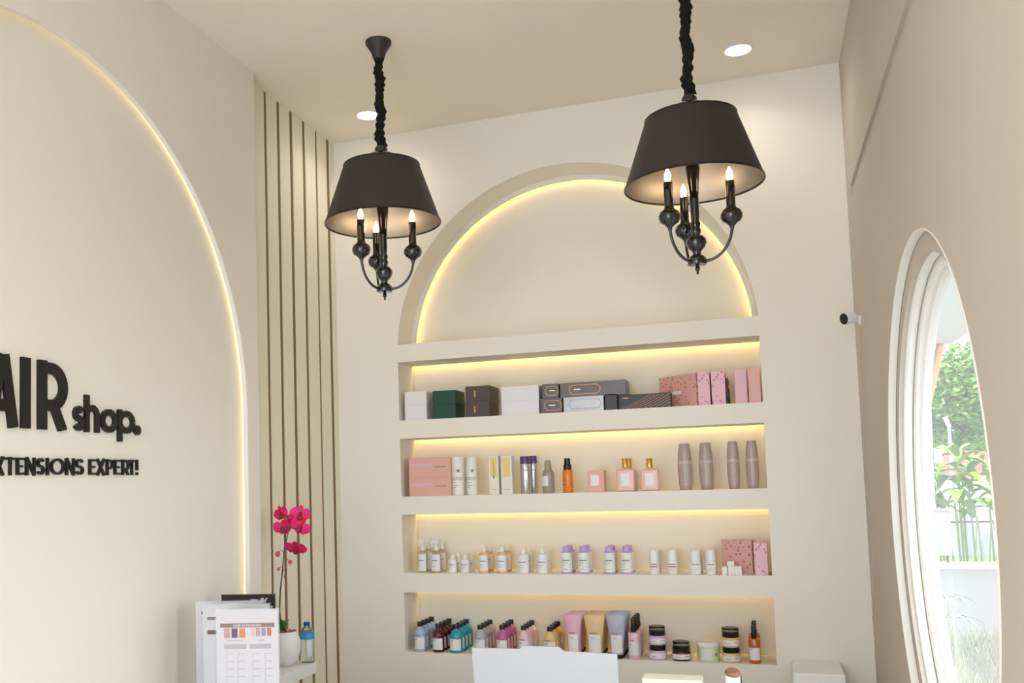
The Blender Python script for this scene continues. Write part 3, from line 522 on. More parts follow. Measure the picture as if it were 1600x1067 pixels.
def k_tube(t, w, h, m):
    n = 24; vs = []; fs = []; K = 12
    for k in range(K+1):
        f = k/K; z = .016+(h-.016)*f; ax = w*.31+(w*.5-w*.31)*f**1.3; ay = .019*(1-f**1.4)+.0012
        for i in range(n): a = 2*PI*i/n; vs.append((ax*math.cos(a), ay*math.sin(a), z))
    for k in range(K):
        for i in range(n): j = (i+1) % n; fs.append((k*n+i, k*n+j, (k+1)*n+j, (k+1)*n+i))
    fs.append(tuple(range(n))); fs.append(tuple(range(K*n, K*n+n)))
    MB().add(vs, fs).build('body', m, t, smooth=True)
    MB().lathe([(w*.30, 0), (w*.325, .002), (w*.325, .0165), (w*.30, .0175)], 24, sy=.75).build('cap', 'cap_black', t, smooth=True)
    def fy(z, x):
        f = (z-.016)/(h-.016); ax = w*.31+(w*.5-w*.31)*f**1.3; ay = .019*(1-f**1.4)+.0012
        return -ay*math.sqrt(max(0, 1-(x/ax)**2))
    def patch(x0, x1, z0, z1, e):
        vs = []; fs = []
        for a in range(9):
            x = x0+(x1-x0)*a/8
            for b in range(5): z = z0+(z1-z0)*b/4; vs.append((x, fy(z, x)-e, z))
        for a in range(8):
            for b in range(4): fs.append((a*5+b, a*5+5+b, a*5+6+b, a*5+1+b))
        return MB().add(vs, fs)
    l = patch(-w*.27, w*.27, h*.13, h*.54, .0006).build('label', 'label', t, smooth=True)
    p = patch(-w*.22, w*.12, h*.56, h*.585, .0009); q = patch(-w*.2, w*.02, h*.46, h*.47, .0012); p.add(q.v, q.f); p.build('print', 'print', l)
def k_jar(t, w, h, m):
    r = w*.49
    MB().lathe([(r*.93, 0), (r, .004), (r, h*.52), (r*.93, h*.60), (r*.86, h*.64)], 24).build('body', m, t, smooth=True)
    MB().lathe([(r*.90, h*.62), (r*.92, h*.64), (r*.92, h*.97), (r*.88, h*.999)], 24).build('lid', 'cap_black', t, smooth=True)
    l = MB().patch(r+.0003, h*.12, h*.46, -75, 75, 14).build('label', 'label', t, smooth=True)
    bars(t, r+.0003, [(h*.30, .002, 25, 58), (h*.24, .0015, -40, 0)], 0).build('print', 'print', l)
def k_tub(t, w, h, m):
    r = w*.5
    MB().lathe([(r*.88, 0), (r*.92, .004), (r*.97, h*.80)], 28).build('body', m, t, smooth=True)
    MB().lathe([(r, h*.80), (r, h*.96), (r*.96, h)], 28).build('lid', 'label', t, smooth=True)
    l = MB().patch(r*.93, h*.12, h*.70, -40, 22, 10, r1=r*.97).build('label', 'label', t, smooth=True)
    MB().patch(r*.955, h*.30, h*.46, 38, 52, 4, r1=r*.965).build('print', 'print', t)
def k_dome(t, w, h, m):
    r = w*.5; wh = 'clearb' if m == 'clear' else 'whiteb' if m == 'white' else 'ambw'
    MB().lathe([(r*.94, 0), (r, .003), (r, h*.66), (r*.90, h*.72), (r*.5, h*.755)], 20).build('body', wh, t, smooth=True)
    MB().lathe([(r*.52, h*.75), (r*.56, h*.80), (r*.50, h*.90), (r*.26, h*.98), (r*.10, h)], 16).build('cap', 'cream_cap', t, smooth=True)
    l = MB().patch(r+.0003, h*.08, h*.64, -68, 68).build('label', 'label', t, smooth=True)
    bars(t, r+.0003, [(h*.42, .004, -40, 36), (h*.30, .0015, -40, 20), (h*.22, .0015, -40, 10)], 0).build('print', 'print', l)
def k_purplecap(t, w, h, m):
    r = w*.5
    MB().lathe([(r*.95, 0), (r, .002), (r, .008)], 20).build('base', 'lilac_cap', t, smooth=True)
    MB().lathe([(r*.985, .008), (r*.985, h*.74), (r*.9, h*.775)], 20).build('body', 'whiteb', t, smooth=True)
    MB().lathe([(r*.93, h*.75), (r*.95, h*.79), (r*.68, h*.82), (r*.62, h*.86), (r*.66, h*.95), (r*.5, h)], 20).build('cap', 'lilac_cap', t, smooth=True)
    l = MB().patch(r*.985+.0003, h*.10, h*.70, -68, 68).build('label', 'label', t, smooth=True)
    bars(t, r+.0002, [(h*.47, .005, -36, 36), (h*.40, .0015, -36, 10), (h*.33, .0015, -36, 0), (h*.16, .0015, -36, 20)], 0).build('print', 'print', l)
def k_roundcap(t, w, h, m):
    r = w*.5
    MB().lathe([(r*.94, 0), (r, .003), (r, h*.54)], 20).build('body', 'whiteb', t, smooth=True)
    MB().lathe([(r*.99, h*.545), (r*.97, h*.7), (r*.88, h*.88), (r*.72, h*.96), (r*.45, h)], 20).build('cap', 'whiteb', t, smooth=True)
    l = MB().patch(r+.0003, h*.08, h*.50, -65, 65).build('label', 'label', t, smooth=True)
    if m == 'redline': bars(t, r+.0003, [(h*.28, .0045, -45, 38)], 0).build('red_line', 'print_red', l)
    bars(t, r+.0003, [(h*.38, .0035, -40, 34), (h*.18, .0015, -36, 20)], 0).build('print', 'print', l)
def k_lidcan(t, w, h, m):
    r = w*.5
    MB().lathe([(r*.94, 0), (r, .003), (r, h*.50)], 24).build('body', 'whiteb', t, smooth=True)
    MB().lathe([(r*.985, h*.503), (r*.985, h*.975), (r*.9, h)], 24).build('cap', 'whiteb', t, smooth=True)
    bars(t, r+.0002, [(h*.60, .014, 8, 32)], 0).build('emblem', 'print', t)
    bars(t, r+.0003, [(h*.44, .003, -50, 60), (h*.40, .002, -50, 60), (h*.33, .0015, -40, 10), (h*.25, .0015, -40, 20), (h*.2, .0015, -40, 0)], 0).build('print', 'print', t)
def k_can(t, w, h, m):
    r = w*.5
    MB().lathe([(r*.94, 0), (r, .003), (r, h*.78), (r*.96, h*.80)], 24).build('body', 'silver', t, smooth=True)
    MB().lathe([(r, h*.80), (r, h*.98), (r*.92, h)], 24).build('cap', 'purple', t, smooth=True)
    bars(t, r+.0002, [(h*.62, .003, -50, 50), (h*.34, .002, -40, 20)], 0).build('print', 'print', t)
def k_pump(t, w, h, m):
    r = w*.5
    MB().lathe([(r*.93, 0), (r, .004), (r, h*.56), (r*.94, h*.64), (r*.62, h*.72)], 24).build('body', 'greyb', t, smooth=True)
    MB().lathe([(r*.56, h*.715), (r*.56, h*.86), (r*.45, h*.97), (r*.38, h)], 20).build('cap', 'greyb', t, smooth=True)
    MB().patch(r+.0004, h*.22, h*.52, -62, 8).build('label', 'label', t, smooth=True)
def k_orange(t, w, h, m):
    r = w*.5
    MB().lathe([(r*.94, 0), (r, .003), (r, h*.62), (r*.9, h*.66)], 24).build('body', 'orange', t, smooth=True)
    MB().lathe([(r*.80, h*.65), (r*.80, h*.80), (r*.62, h*.83), (r*.58, h)], 20).build('cap', 'cap_black', t, smooth=True)
    bars(t, r+.0003, [(h*.22, .006, -50, 50), (h*.34, .002, -50, 50)], 0).build('print', 'amber', t)
def k_perfume(t, w, h, m):
    d = w*.36
    MB().box(-w/2, w/2, -d/2, d/2, 0, h*.66).build('body', 'pinkb', t, smooth=True, bevel=.007, seg=3)
    MB().lathe([(w*.36, h*.655), (w*.22, h*.71), (w*.15, h*.73)], 20, sy=.5).build('shoulder', 'pinkb', t, smooth=True)
    MB().lathe([(w*.18, h*.73), (w*.18, h*.985), (w*.16, h)], 20).build('cap', 'gold', t, smooth=True)
    MB().box(-w*.26, w*.22, -d/2-.0012, -d/2, h*.17, h*.54).build('label', 'label', t)
def k_curvy(t, w, h, m):
    r = w*.5
    pr = [(r*.76, 0), (r*.80, .003), (r*.90, h*.12), (r*.98, h*.3), (r, h*.45), (r*.99, h*.56)]
    MB().lathe(pr, 24, sy=.7).build('body', 'mauve', t, smooth=True)
    MB().lathe([(r*.99, h*.562), (r*.975, h*.63)], 24, sy=.7).build('band', 'mauve_light', t, smooth=True)
    MB().lathe([(r*.97, h*.632), (r*.90, h*.78), (r*.78, h*.93), (r*.72, h*.985), (r*.66, h)], 24, sy=.7).build('cap', 'mauve', t, smooth=True)
    bars(t, r*.90, [(h*.12, .002, -40, 30), (h*.20, .003, -40, 0)], 0, sy=.75, th=.003).build('print', 'mauve_light', t)
def k_trigger(t, w, h, m):
    r = w*.5
    MB().lathe([(r*.94, 0), (r, .003), (r, h*.55), (r*.85, h*.62), (r*.4, h*.68)], 20).build('body', 'clearb', t, smooth=True)
    MB().lathe([(r*.42, h*.675), (r*.42, h*.78), (r*.25, h*.80), (r*.25, h*.88)], 16).box(-r*1.0, r*.55, -.006, .006, h*.88, h).box(-r*.95, -r*.75, -.004, .004, h*.78, h*.89).build('cap', 'whiteb', t)
    l = MB().patch(r+.0003, h*.06, h*.56, -65, 65).build('label', 'label', t, smooth=True)
    bars(t, r+.0003, [(h*.36, .004, -40, 30), (h*.2, .0015, -40, 0)], 0).build('print', 'print', l)
def stadium(u0, u1, v0, v1, n=10):
    r = (v1-v0)/2; m = (v0+v1)/2
    return ell(u1-r, m, r, r, -90, 90, n)+ell(u0+r, m, r, r, 90, 270, n)
def k_box(t, w, h, opt):
    m, d, rot = opt; body = {'floral': 'floral', 'tiny': 'tiny', 'black': 'boxblack'}.get(m, m)
    MB().box(-w/2, w/2, 0, d, 0, h).build('carton', body, t, bevel=.0012, seg=1)
    F = lambda u, v, q: (u, -q, v)
    if m in ('gbox', 'sbox'):
        a = -w*.32 if w < .15 else -w*.36; b = w*.5-.004 if w < .1 else a+h*2.1
        b = min(b, w*.46)
        mb = MB(); ribbon(mb, stadium(a, b, h*.2, h*.82), .0032, .0012, F, closed=True); mb.build('printed_outline', 'pinkline' if m == 'sbox' else 'copper', t)
        MB().box(a+.022, a+.022+min(.03, (b-a)*.4), -.0012, 0, h*.48, h*.56).build('print', 'label', t)
    if m == 'stripes':
        mb = MB()
        for k in range(9):
            pts = []
            for i in range(25):
                q = i/24; u = -w/2+.004+(w-.008)*q; v = -.012*k+.006+.062*(q**1.0)*(1-.28*k*.1)+.05*q*q*(k*.14)+.0*k
                v = h*(.02+(q-.115*k)*1.5*(.7+.45*q)) if q > .115*k else -1
                if .002 < v < h-.002: pts.append((u, v))
            if len(pts) > 1: ribbon(mb, pts, .0010, .0009, F)
        mb.build('curved_stripes', 'copper', t)
        MB().box(-w*.42, -w*.30, -.0009, 0, h*.74, h*.80).build('print', 'copper', t)
    if m in ('carton', 'carton2'):
        MB().box(-w*.34, w*.34, -.0010, 0, h*.46, h*.95).build('gold_panel', 'gold_panel', t)
        if m == 'carton': MB().tube([(0, -.0015, h*.85), (0, -.0015, h*.48)], .0012, 6).ball((0, -.002, h*.44), .004, .0015, .005).build('drop_print', 'print', t)
        MB().box(-w*.3, w*.3, -.0010, 0, h*.12, h*.13).build('print', 'print', t)
    if m == 'labelbox': MB().box(-w*.32, w*.18, -.0010, 0, h*.30, h*.80).build('label', 'label', t)
    if m == 'salmon':
        MB().box(-w*.48, w*.06, -.0008, 0, h*.55, h*.72).build('pale_stripe', 'pbox', t)
        MB().box(w*.12, w*.40, -.0008, 0, h*.50, h*.54).build('print', 'print', t)
    if m == 'brown': MB().box(-w*.15, -w*.08, -.0008, 0, h*.3, h*.7).build('print', 'copper', t)
BUILD = dict(shampoo=k_shampoo, spray=k_spray, tube=k_tube, jar=k_jar, tub=k_tub, dome=k_dome, purplecap=k_purplecap, roundcap=k_roundcap, lidcan=k_lidcan,
             can=k_can, pump=k_pump, orange=k_orange, perfume=k_perfume, curvy=k_curvy, trigger=k_trigger, box=k_box)
NM = dict(shampoo='shampoo_bottle', spray='slim_bottle', tube='cream_tube', jar='cosmetic_jar', tub='cosmetic_tub', dome='small_bottle', purplecap='lilac_cap_bottle', roundcap='white_bottle', lidcan='cylinder_bottle',
          can='spray_can', pump='shouldered_bottle', orange='oil_bottle', perfume='square_bottle', curvy='curved_bottle', trigger='spray_bottle', box='product_box')
CACHE = {}
for kind, x, y, z, wd, hh, label, cat, grp, opt in ITEMS:
    key = (kind, round(wd, 3), round(hh, 3), str(opt))
    if key in CACHE:
        root, kids = CACHE[key]; t = root.copy(); col.objects.link(t); t.location = (x, y, z)
        def cp(k, p):
            o, sub = k; c = o.copy(); col.objects.link(c); c.parent = p
            for s_ in sub: cp(s_, c)
        for k in kids: cp(k, t)
    else:
        before = set(bpy.data.objects.keys()); t = empty(NM[kind], (x, y, z)); BUILD[kind](t, wd, hh, opt)
        new = [o for o in bpy.data.objects if o.name not in before and o != t]
        tree = lambda p: [(o, tree(o)) for o in new if o.parent == p]
        CACHE[key] = (t, tree(t))
    for k_ in ('label', 'category', 'group'):
        if k_ in t: del t[k_]
    tag(t, label, cat, grp)
# larger floral boxes standing at an angle
def angled(x0, y0, x1, y1, z, h, th, m, label):
    L = math.hypot(x1-x0, y1-y0); a = math.atan2(y1-y0, x1-x0); t = empty('product_box', (x0, y0, z), a); tag(t, label, 'box')
    MB().box(0, L, 0, th, 0, h).build('carton', m, t, bevel=.001, seg=1); return t, L
t, L = angled(1.245, .185, 1.420, .028, 1.858, .149, .016, 'floral_dark', 'large salmon pink floral box turned at an angle on the top shelf')
MB().box(L*.36, L*.60, -.001, 0, .062, .078).build('label', 'label', t)
angled(1.492, .125, 1.622, .075, 1.107, .147, .035, 'floral_dark', 'large salmon floral box behind the tiny white boxes on third shelf')
t = empty('trinket', (1.452, .06, 1.858)); tag(t, 'small dark ornament with green tip wedged between pink boxes', 'ornament')
MB().lathe([(.008, 0), (.012, .004), (.010, .03), (.011, .06), (.006, .08), (.010, .10), (.004, .12)], 12, (.1, 0, 0)).build('figure', 'brown', t, smooth=True)
MB().ball((.1, -.006, .03), .009, .009, .012).build('green_leaf', 'green', t, smooth=True)
# ================================================================ COUNTER AND DESK
ct = empty('wall_counter', (XL, -1.7, .82)); tag(ct, 'white counter slab fixed along left wall under the orchid', 'counter')
MB().box(0, .178, -.95, .922, -.045, 0).build('slab', 'white', ct, bevel=.003)
for y in (-.75, .3): MB().box(-.0, .14, y, y+.03, -.165, -.045).build('bracket', 'white', ct)
dk = empty('reception_desk', (.78, -1.5, 0)); tag(dk, 'white reception desk standing in front of the shelves, below the view', 'desk')
MB().box(-.85, .9, -.33, .32, .76, ZD).build('desktop', 'white', dk, bevel=.004)
MB().box(-.83, .88, -.31, -.27, 0, .76).build('front_panel', 'white', dk)
for s in (-.82, .84): MB().box(s, s+.03, -.27, .30, 0, .76).build('side_panel', 'white', dk)
mat('panelwhite', 'c3c5c9', .5)
mo = empty('display_board', (.98, -1.3, ZD)); tag(mo, 'large white panel with stepped top edge in front of lowest shelf', 'panel')
pf = lambda u, v, q: (u-.98, q, v-ZD)
plate('board', [(.747, .8005), (1.222, .8005), (1.219, .987), (1.047, .991), (1.032, 1.003), (.915, 1.004), (.903, .993), (.739, .992)], [], pf, .012, 'panelwhite', mo)
MB().box(-.26, .26, .012, .05, 0, .03).build('foot', 'white', mo, bevel=.002)
cdh = empty('card_box', (1.39, -1.33, ZD)); tag(cdh, 'small cream box with flat top below the jars, right of the white panel', 'box')
MB().box(-.088, .088, -.03, .05, 0, .122).build('box_body', 'cream_cap', cdh, bevel=.002)
MB().box(-.0885, .0885, -.0305, .0505, .122, .128).build('box_lid', 'cream_cap', cdh, bevel=.001)
mat('wood', '8f6a4c', .5, bump=.2, var=.25, vscale=30)
ja = empty('canister', (1.566, -1.3, ZD)); tag(ja, 'small white canister with tilted brown wooden lid on the desk', 'canister')
MB().lathe([(.019, 0), (.022, .003), (.022, .138)], 24).build('body', 'white', ja, smooth=True)
l = MB().lathe([(.021, 0), (.0225, .004), (.0225, .010), (.018, .016)], 24).build('wooden_lid', 'wood', ja, smooth=True); l.location = (0, 0, .137); l.rotation_euler = (.28, .12, 0)
MB().tube([(.0235, 0, .02), (.0245, 0, .136)], .0014, 6).build('wire', 'black', ja)
wbx = empty('low_cabinet', (1.853, -.15, 0)); tag(wbx, 'white low cabinet with rounded corners against the back wall at right', 'cabinet')
MB().box(-.097, .097, -.13, .148, 0, .752).build('body', 'white', wbx, bevel=.008)
MB().box(-.09, .09, -.137, -.13, .05, .70).build('door', 'white', wbx, bevel=.003)
# ---------------------------------------------------------------- sheets in stands
mat('paper', 'cfcdd2', .6); mat('taupe', '8c7a72', .6); mat('taupe_dark', '6a5b58', .6); mat('greypaper', 'b2aeb2', .6); mat('beigepaper', 'dfd9cd', .6); mat('sign_black', '2c2827', .4)
mat('acrylic', 'eef2f2', .08, trans=.9)
for n, c in zip(['p1', 'p2', 'p3', 'p4', 'p5', 'p6', 'p7'], ['c99a90', '6d5a68', 'd98a52', 'e6b7b4', 'b79aa0', '9a8aa6', 'c76e6e']): mat(n, c, .6, var=.2, vscale=60)
def sheet(p0, p1, ztop, label, art, m='paper', hgt=.30, name='printed_sheet'):
    L = math.hypot(p1[0]-p0[0], p1[1]-p0[1]); a = math.atan2(p1[1]-p0[1], p1[0]-p0[0]); t = empty(name, (p0[0], p0[1], ZD), a); tag(t, label, 'sign', 'price sheets in acrylic stands' if m == 'paper' else None)
    H = ztop-ZD
    tilt = math.atan2(.018, L) 
    pv = bpy.data.objects
    o = MB().box(0, L, 0, .002, H-hgt, H).build('sheet', m, t)
    MB().box(-.004, L+.004, .002, .004, .0, H+.003).box(-.004, L+.004, -.03, .05, 0, .003).build('acrylic_stand', 'acrylic', t)
    for k, (u0, u1, v0, v1, mm) in enumerate(art):
        MB().box(u0*L, u1*L, -.0006-.0002*(k % 3), 0, H-hgt*v1, H-hgt*v0).build('printed_block', mm, o)
    return t, L, H, o
def txt(body, size, loc, m, parent, bold=.0):
    cu = bpy.data.curves.new('lettering', 'FONT'); cu.body = body; cu.size = size; cu.extrude = .0003; cu.offset = bold; cu.align_x = 'CENTER'
    ob = bpy.data.objects.new('lettering', cu); col.objects.link(ob); ob.rotation_euler = (PI/2, 0, 0)
    me = bpy.data.meshes.new_from_object(ob); bpy.data.objects.remove(ob)
    o = bpy.data.objects.new('lettering', me); me.materials.append(M(m)); col.objects.link(o); o.parent = parent; o.location = loc; o.rotation_euler = (PI/2, 0, 0); return o
art = [(.06, .94, .145, .19, 'taupe')]
for i, mm in enumerate(['p1', 'p2', 'p3']): art.append((.12+.125*i, .215+.125*i, .20, .30, mm))
for i, mm in enumerate(['p4', 'p5', 'p6', 'p7']): art.append((.55+.09*i, .615+.09*i, .20, .285, mm))
art += [(.12, .48, .37, .42, 'greypaper'), (.54, .88, .37, .42, 'greypaper'), (.16, .42, .325, .335, 'greypaper'), (.66, .78, .325, .335, 'greypaper')]
for i in range(5):
    for u in (.16, .34, .58, .78): art.append((u, u+.12, .47+.08*i, .475+.08*i, 'greypaper')); art.append((u, u+.004, .47+.08*i, .54+.08*i, 'greypaper'))
t, L, H, o = sheet((-.022, -1.655), (.175, -1.60), 1.150, 'front price sheet headed HAIR EXTENSIONS with hair colour pictures', art)
txt('HAIR EXTENSIONS', .011, (L*.5, -.0008, H-.0545), 'paper', o, .0002)
art2 = [(.06, .99, .14, .175, 'taupe'), (.06, .99, .29, .335, 'taupe_dark')]+[(.18, .98, .20+.03*i, .205+.03*i, 'greypaper') for i in range(3)]+[(.2, .98, .36+.028*i, .366+.028*i, 'greypaper') for i in range(20)]
sheet((-.150, -1.535), (.075, -1.475), 1.150, 'second price sheet with two brown heading bars behind the front one', art2)
art3 = [(.08, .99, .115, .15, 'taupe')]+[(.12, .98, .2+.035*i, .206+.035*i, 'greypaper') for i in range(14)]
sheet((-.235, -1.45), (.0, -1.385), 1.148, 'rear price sheet with one brown heading bar, furthest left', art3)
t, L, H, o = sheet((-.238, -1.275), (-.035, -1.235), 1.152, 'black sign with white percent lettering standing behind the sheets', [], 'sign_black', .30, 'black_sign')
txt('%', .045, (L*.80, -.0006, H-.045), 'paper', o, .001); txt('off', .035, (L*.86, -.0006, H-.068), 'paper', o, .001)
MB().box(L*.55, L*.68, -.0008, 0, H-.03, H-.018).build('printed_block', 'paper', o)
# ---------------------------------------------------------------- orchid, water bottle
orc = empty('potted_orchid', (-.187, -.880, .82)); tag(orc, 'red pink orchid in round white pot on the wall counter', 'potted plant')
MB().lathe([(.022, 0), (.034, .006), (.055, .032), (.065, .066), (.064, .098), (.056, .122), (.050, .137), (.048, .138), (.047, .132), (.052, .11), (.03, .10)], 32, closed=False).build('pot', 'white', orc, smooth=True)
mat('bark', '9a7a62', .9, bump=.6, var=.4, vscale=60)
mb = MB(); 
for i in range(60):
    a, r = random.random()*2*PI, .044*math.sqrt(random.random()); mb.ball((r*math.cos(a), r*math.sin(a), .125+.012*random.random()), .009, .006, .006, 6, 4)
tag(mb.build('bark_chips', 'bark', orc), kind='stuff')
mat('leafgreen', '4f7a34', .4, var=.2, vscale=20); mat('stemg', '5b6a3e', .5); mat('stemd', '43301f', .5); mat('petal', 'd3123f', .5, var=.25, vscale=40); mat('petal_pink', 'dc1668', .5, var=.15, vscale=40); mat('bud', 'c2536a', .5); mat('lip', '8f0c26', .4)
def leaf(pts, wid, m, parent, name='leaf', n=9, fold=.25):
    P = [Vector(p) for p in pts]; vs = []; fs = []
    def bez(t): return (1-t)**2*P[0]+2*t*(1-t)*P[1]+t*t*P[2]
    for i in range(n+1):
        t = i/n; c = bez(t); d = (bez(min(1, t+.02))-bez(max(0, t-.02))).normalized(); s = d.cross(Vector((0, 0, 1))); s = s.normalized() if s.length > .05 else Vector((1, 0, 0)); u = s.cross(d)
        w_ = wid*max(.04, math.sin(PI*min(1, .08+t*.92))**.7)
        vs += [c-s*w_+u*w_*fold, c, c+s*w_+u*w_*fold]
    for i in range(n): fs += [(3*i, 3*i+1, 3*i+4, 3*i+3), (3*i+1, 3*i+2, 3*i+5, 3*i+4)]
    k = len(vs); th = .0012
    vs2 = [v-Vector((0, 0, th)) for v in vs]; fs2 = [tuple(j+k for j in f[::-1]) for f in fs]
    return MB().add(vs+vs2, fs+fs2).build(name, m, parent, smooth=True)
leaf([(0, 0, .13), (-.03, -.16, .36), (-.055, -.33, .285)], .028, 'leafgreen', orc)
leaf([(-.02, 0, .13), (-.05, .0, .24), (-.048, -.03, .15)], .022, 'leafgreen', orc)
leaf([(-.03, .02, .13), (-.03, .07, .20), (-.05, .09, .15)], .02, 'leafgreen', orc)
B = Vector((-.187, -.880, .82))
def L3(x, z, y=-.84): return (Vector((x, y, z))-B)
st = MB().tube([L3(-.225, .945), L3(-.231, 1.04), L3(-.226, 1.12), L3(-.214, 1.20), L3(-.206, 1.27), L3(-.200, 1.33), L3(-.192, 1.38), L3(-.183, 1.42)], [.0032, .003, .003, .0028, .0026, .0024, .002, .0018]).build('stem', 'stemd', orc, smooth=True)
MB().tube([L3(-.207, 1.25), L3(-.196, 1.31), L3(-.182, 1.37), L3(-.165, 1.405)], .0022).build('branch', 'stemg', st, smooth=True)
for bx, bz, r in [(-.235, 1.268, .012), (-.178, 1.235, .0095), (-.233, 1.206, .0075), (-.205, 1.176, .005)]:
    b_ = MB().ball(L3(bx, bz), r*.92, r*.9, r).build('bud', 'bud', orc, smooth=True)
    sx = -.225+(bz-.945)*.062+.006; MB().tube([L3(bx, bz+r*.7), L3((bx+sx)/2, bz+r*1.3), L3(sx, bz-.01)], .0013, 6).build('pedicel', 'stemg', b_)
def petal(fl, cx, cz, ang, ln, wd, m, y=0, cup=.2):
    vs = []; fs = []; N = 8
    ca, sa = math.cos(ang), math.sin(ang)
    for i in range(N+1):
        t = i/N; w_ = wd*math.sin(PI*min(1, .06+.9*t))**.6*(.55+.6*t if t < .75 else 1.0-.9*(t-.75)*1.2)
        for s in (-1, -.5, 0, .5, 1):
            u, v = t*ln, s*w_; dy = -.25*ln*cup*t*t+.12*abs(s)*w_
            vs.append((cx+u*ca-v*sa, y+dy, cz+u*sa+v*ca))
    for i in range(N):
        for s in range(4): fs.append((5*i+s, 5*i+s+1, 5*i+6+s, 5*i+5+s))
    k = len(vs); vs += [(a, b+.0008, c) for a, b, c in vs]; fs += [tuple(j+k for j in f[::-1]) for f in fs]
    return MB().add(vs, fs).build('petal', m, fl, smooth=True)
def flower(x, z, s, rot, tilt, big=True, yaw=0):
    f_ = MB().ball((0, -.004, 0), s*.12, s*.10, s*.12, 8, 6).add(*(lambda q: (q.v, q.f))(MB().lathe([(s*.03, 0), (s*.12, -s*.12), (s*.15, -s*.26), (s*.05, -s*.34)], 10, (0, -.006, 0), sy=.6))).build('flower', 'lip', orc, smooth=True)
    f_.location = L3(x, z, -.85); f_.rotation_euler = (tilt, rot, yaw)
    for a, ln, wd, m in [(90, .50, .17, 'petal'), (215, .46, .16, 'petal'), (325, .46, .16, 'petal'), (12, .58, .33, 'petal_pink'), (168, .58, .33, 'petal_pink')]:
        petal(f_, 0, 0, math.radians(a), ln*s, wd*s, m, y=-.002 if wd > .2 else 0)
flower(-.122, 1.432, .078, .15, 0, yaw=.2)
flower(-.210, 1.436, .070, -.35, .1, yaw=-.3)
flower(-.124, 1.380, .078, .55, .25, yaw=.4)
flower(-.208, 1.376, .070, .15, .1, yaw=.8)
flower(-.172, 1.408, .055, -.6, .2, yaw=-.5)
flower(-.145, 1.292, .086, .12, .75, yaw=.2)
wb_ = empty('water_bottle', (-.123, -.808, .82)); tag(wb_, 'clear water bottle with blue cap on the end of wall counter', 'bottle')
mat('label_blue', '2f9ccc', .4, var=.5, vscale=50); mat('blue_cap', '1f3f9c', .35); mat('label_clear', 'dfe6ea', .3, var=.1, vscale=60)
MB().lathe([(.024, 0), (.029, .004), (.030, .03), (.0285, .036), (.030, .042), (.030, .105), (.029, .120), (.022, .138), (.013, .150), (.0115, .158)], 24).build('bottle_body', 'water_clear', wb_, smooth=True)
MB().lathe([(.0138, .152), (.0138, .164), (.012, .166)], 20).build('cap', 'blue_cap', wb_, smooth=True)
MB().patch(.0304, .098, .122, -180, 178, 24, r1=.0296).build('label_band', 'label_blue', wb_, smooth=True)
MB().patch(.0304, .03, .097, 30, 62, 6).build('label', 'label_clear', wb_, smooth=True)
# ---------------------------------------------------------------- wall camera and its cable
cc = empty('security_camera', (X1, -.245, 2.147)); tag(cc, 'small white security camera with black face on the corner wall', 'camera')
MB().lathe([(.020, 0), (.020, -.006), (.012, -.008)], 20, axis='x').build('mount_plate', 'white', cc, smooth=True)
MB().tube([(-.006, 0, 0), (-.018, .0, .002), (-.028, -.002, .005)], .007, 10).build('arm', 'white', cc, smooth=True)
d = Vector((-.75, -.55, -.18)).normalized()
q = d.to_track_quat('Z', 'Y'); 
b1 = MB().lathe([(.010, -.030), (.018, -.026), (.023, -.014), (.024, .022), (.0225, .027)], 24).build('camera_body', 'white', cc, smooth=True)
f1 = MB().lathe([(.0225, .025), (.0222, .0285), (.019, .0295)], 24).build('camera_face', 'black', b1, smooth=True)
b1.location = (-.042, -.012, .012); b1.rotation_mode = 'QUATERNION'; b1.rotation_quaternion = q
cb = MB().tube([(X1-.003, y, z) for y, z in [(-.235, 2.13), (-.20, 2.02), (-.15, 1.90), (-.12, 1.64), (-.165, 1.38), (-.20, 1.13), (-.13, 1.02), (-.03, .945), (-.05, .90), (-.17, .85), (-.18, .7)]], .0014, 6).build('camera_cable', 'paint_right')
tag(cb, 'thin pale cable hanging from the security camera down the corner', 'cable')
# ================================================================ OUTSIDE
mat('asphalt', '5c5954', .9, bump=.3, bscale=3, var=.08, vscale=.7); mat('verge', '6a655b', .9, var=.2, vscale=2); mat('grassy', '8f9a62', .9, var=.3, vscale=3)
S(MB().box(X1+.115, 14, -12, 13.5, -.2, -.1).build('road', 'asphalt')); S(MB().box(X1+.115, 14, -3, 6.2, -.1, -.06).build('verge', 'verge')); S(MB().box(-30, 60, 13.5, 90, -.2, -.08).build('far_ground', 'grassy'))
S(MB().box(-30, 2.1, .35, 13.5, -.2, -.1).build('side_ground', 'asphalt'))
S(MB().box(X1+.115, 6, 13.3, 13.5, -.1, .0).build('kerb', 'white'))
aw = empty('entrance_canopy', (2.2, 1.0, 2.6)); tag(aw, 'pale flat canopy slab over the pavement seen at top of round window', 'canopy')
MB().box(0, 1.05, -5.9, 3.66, 0, .16).build('slab', 'white', aw)
MB().tube([(.955, 3.60, 0), (.80, 3.60, -.60)], .035, 8).build('brace', 'copper', aw); MB().tube([(.87, 3.62, 0), (.80, 3.62, -.45)], .03, 8).build('brace_inner', 'wood', aw)
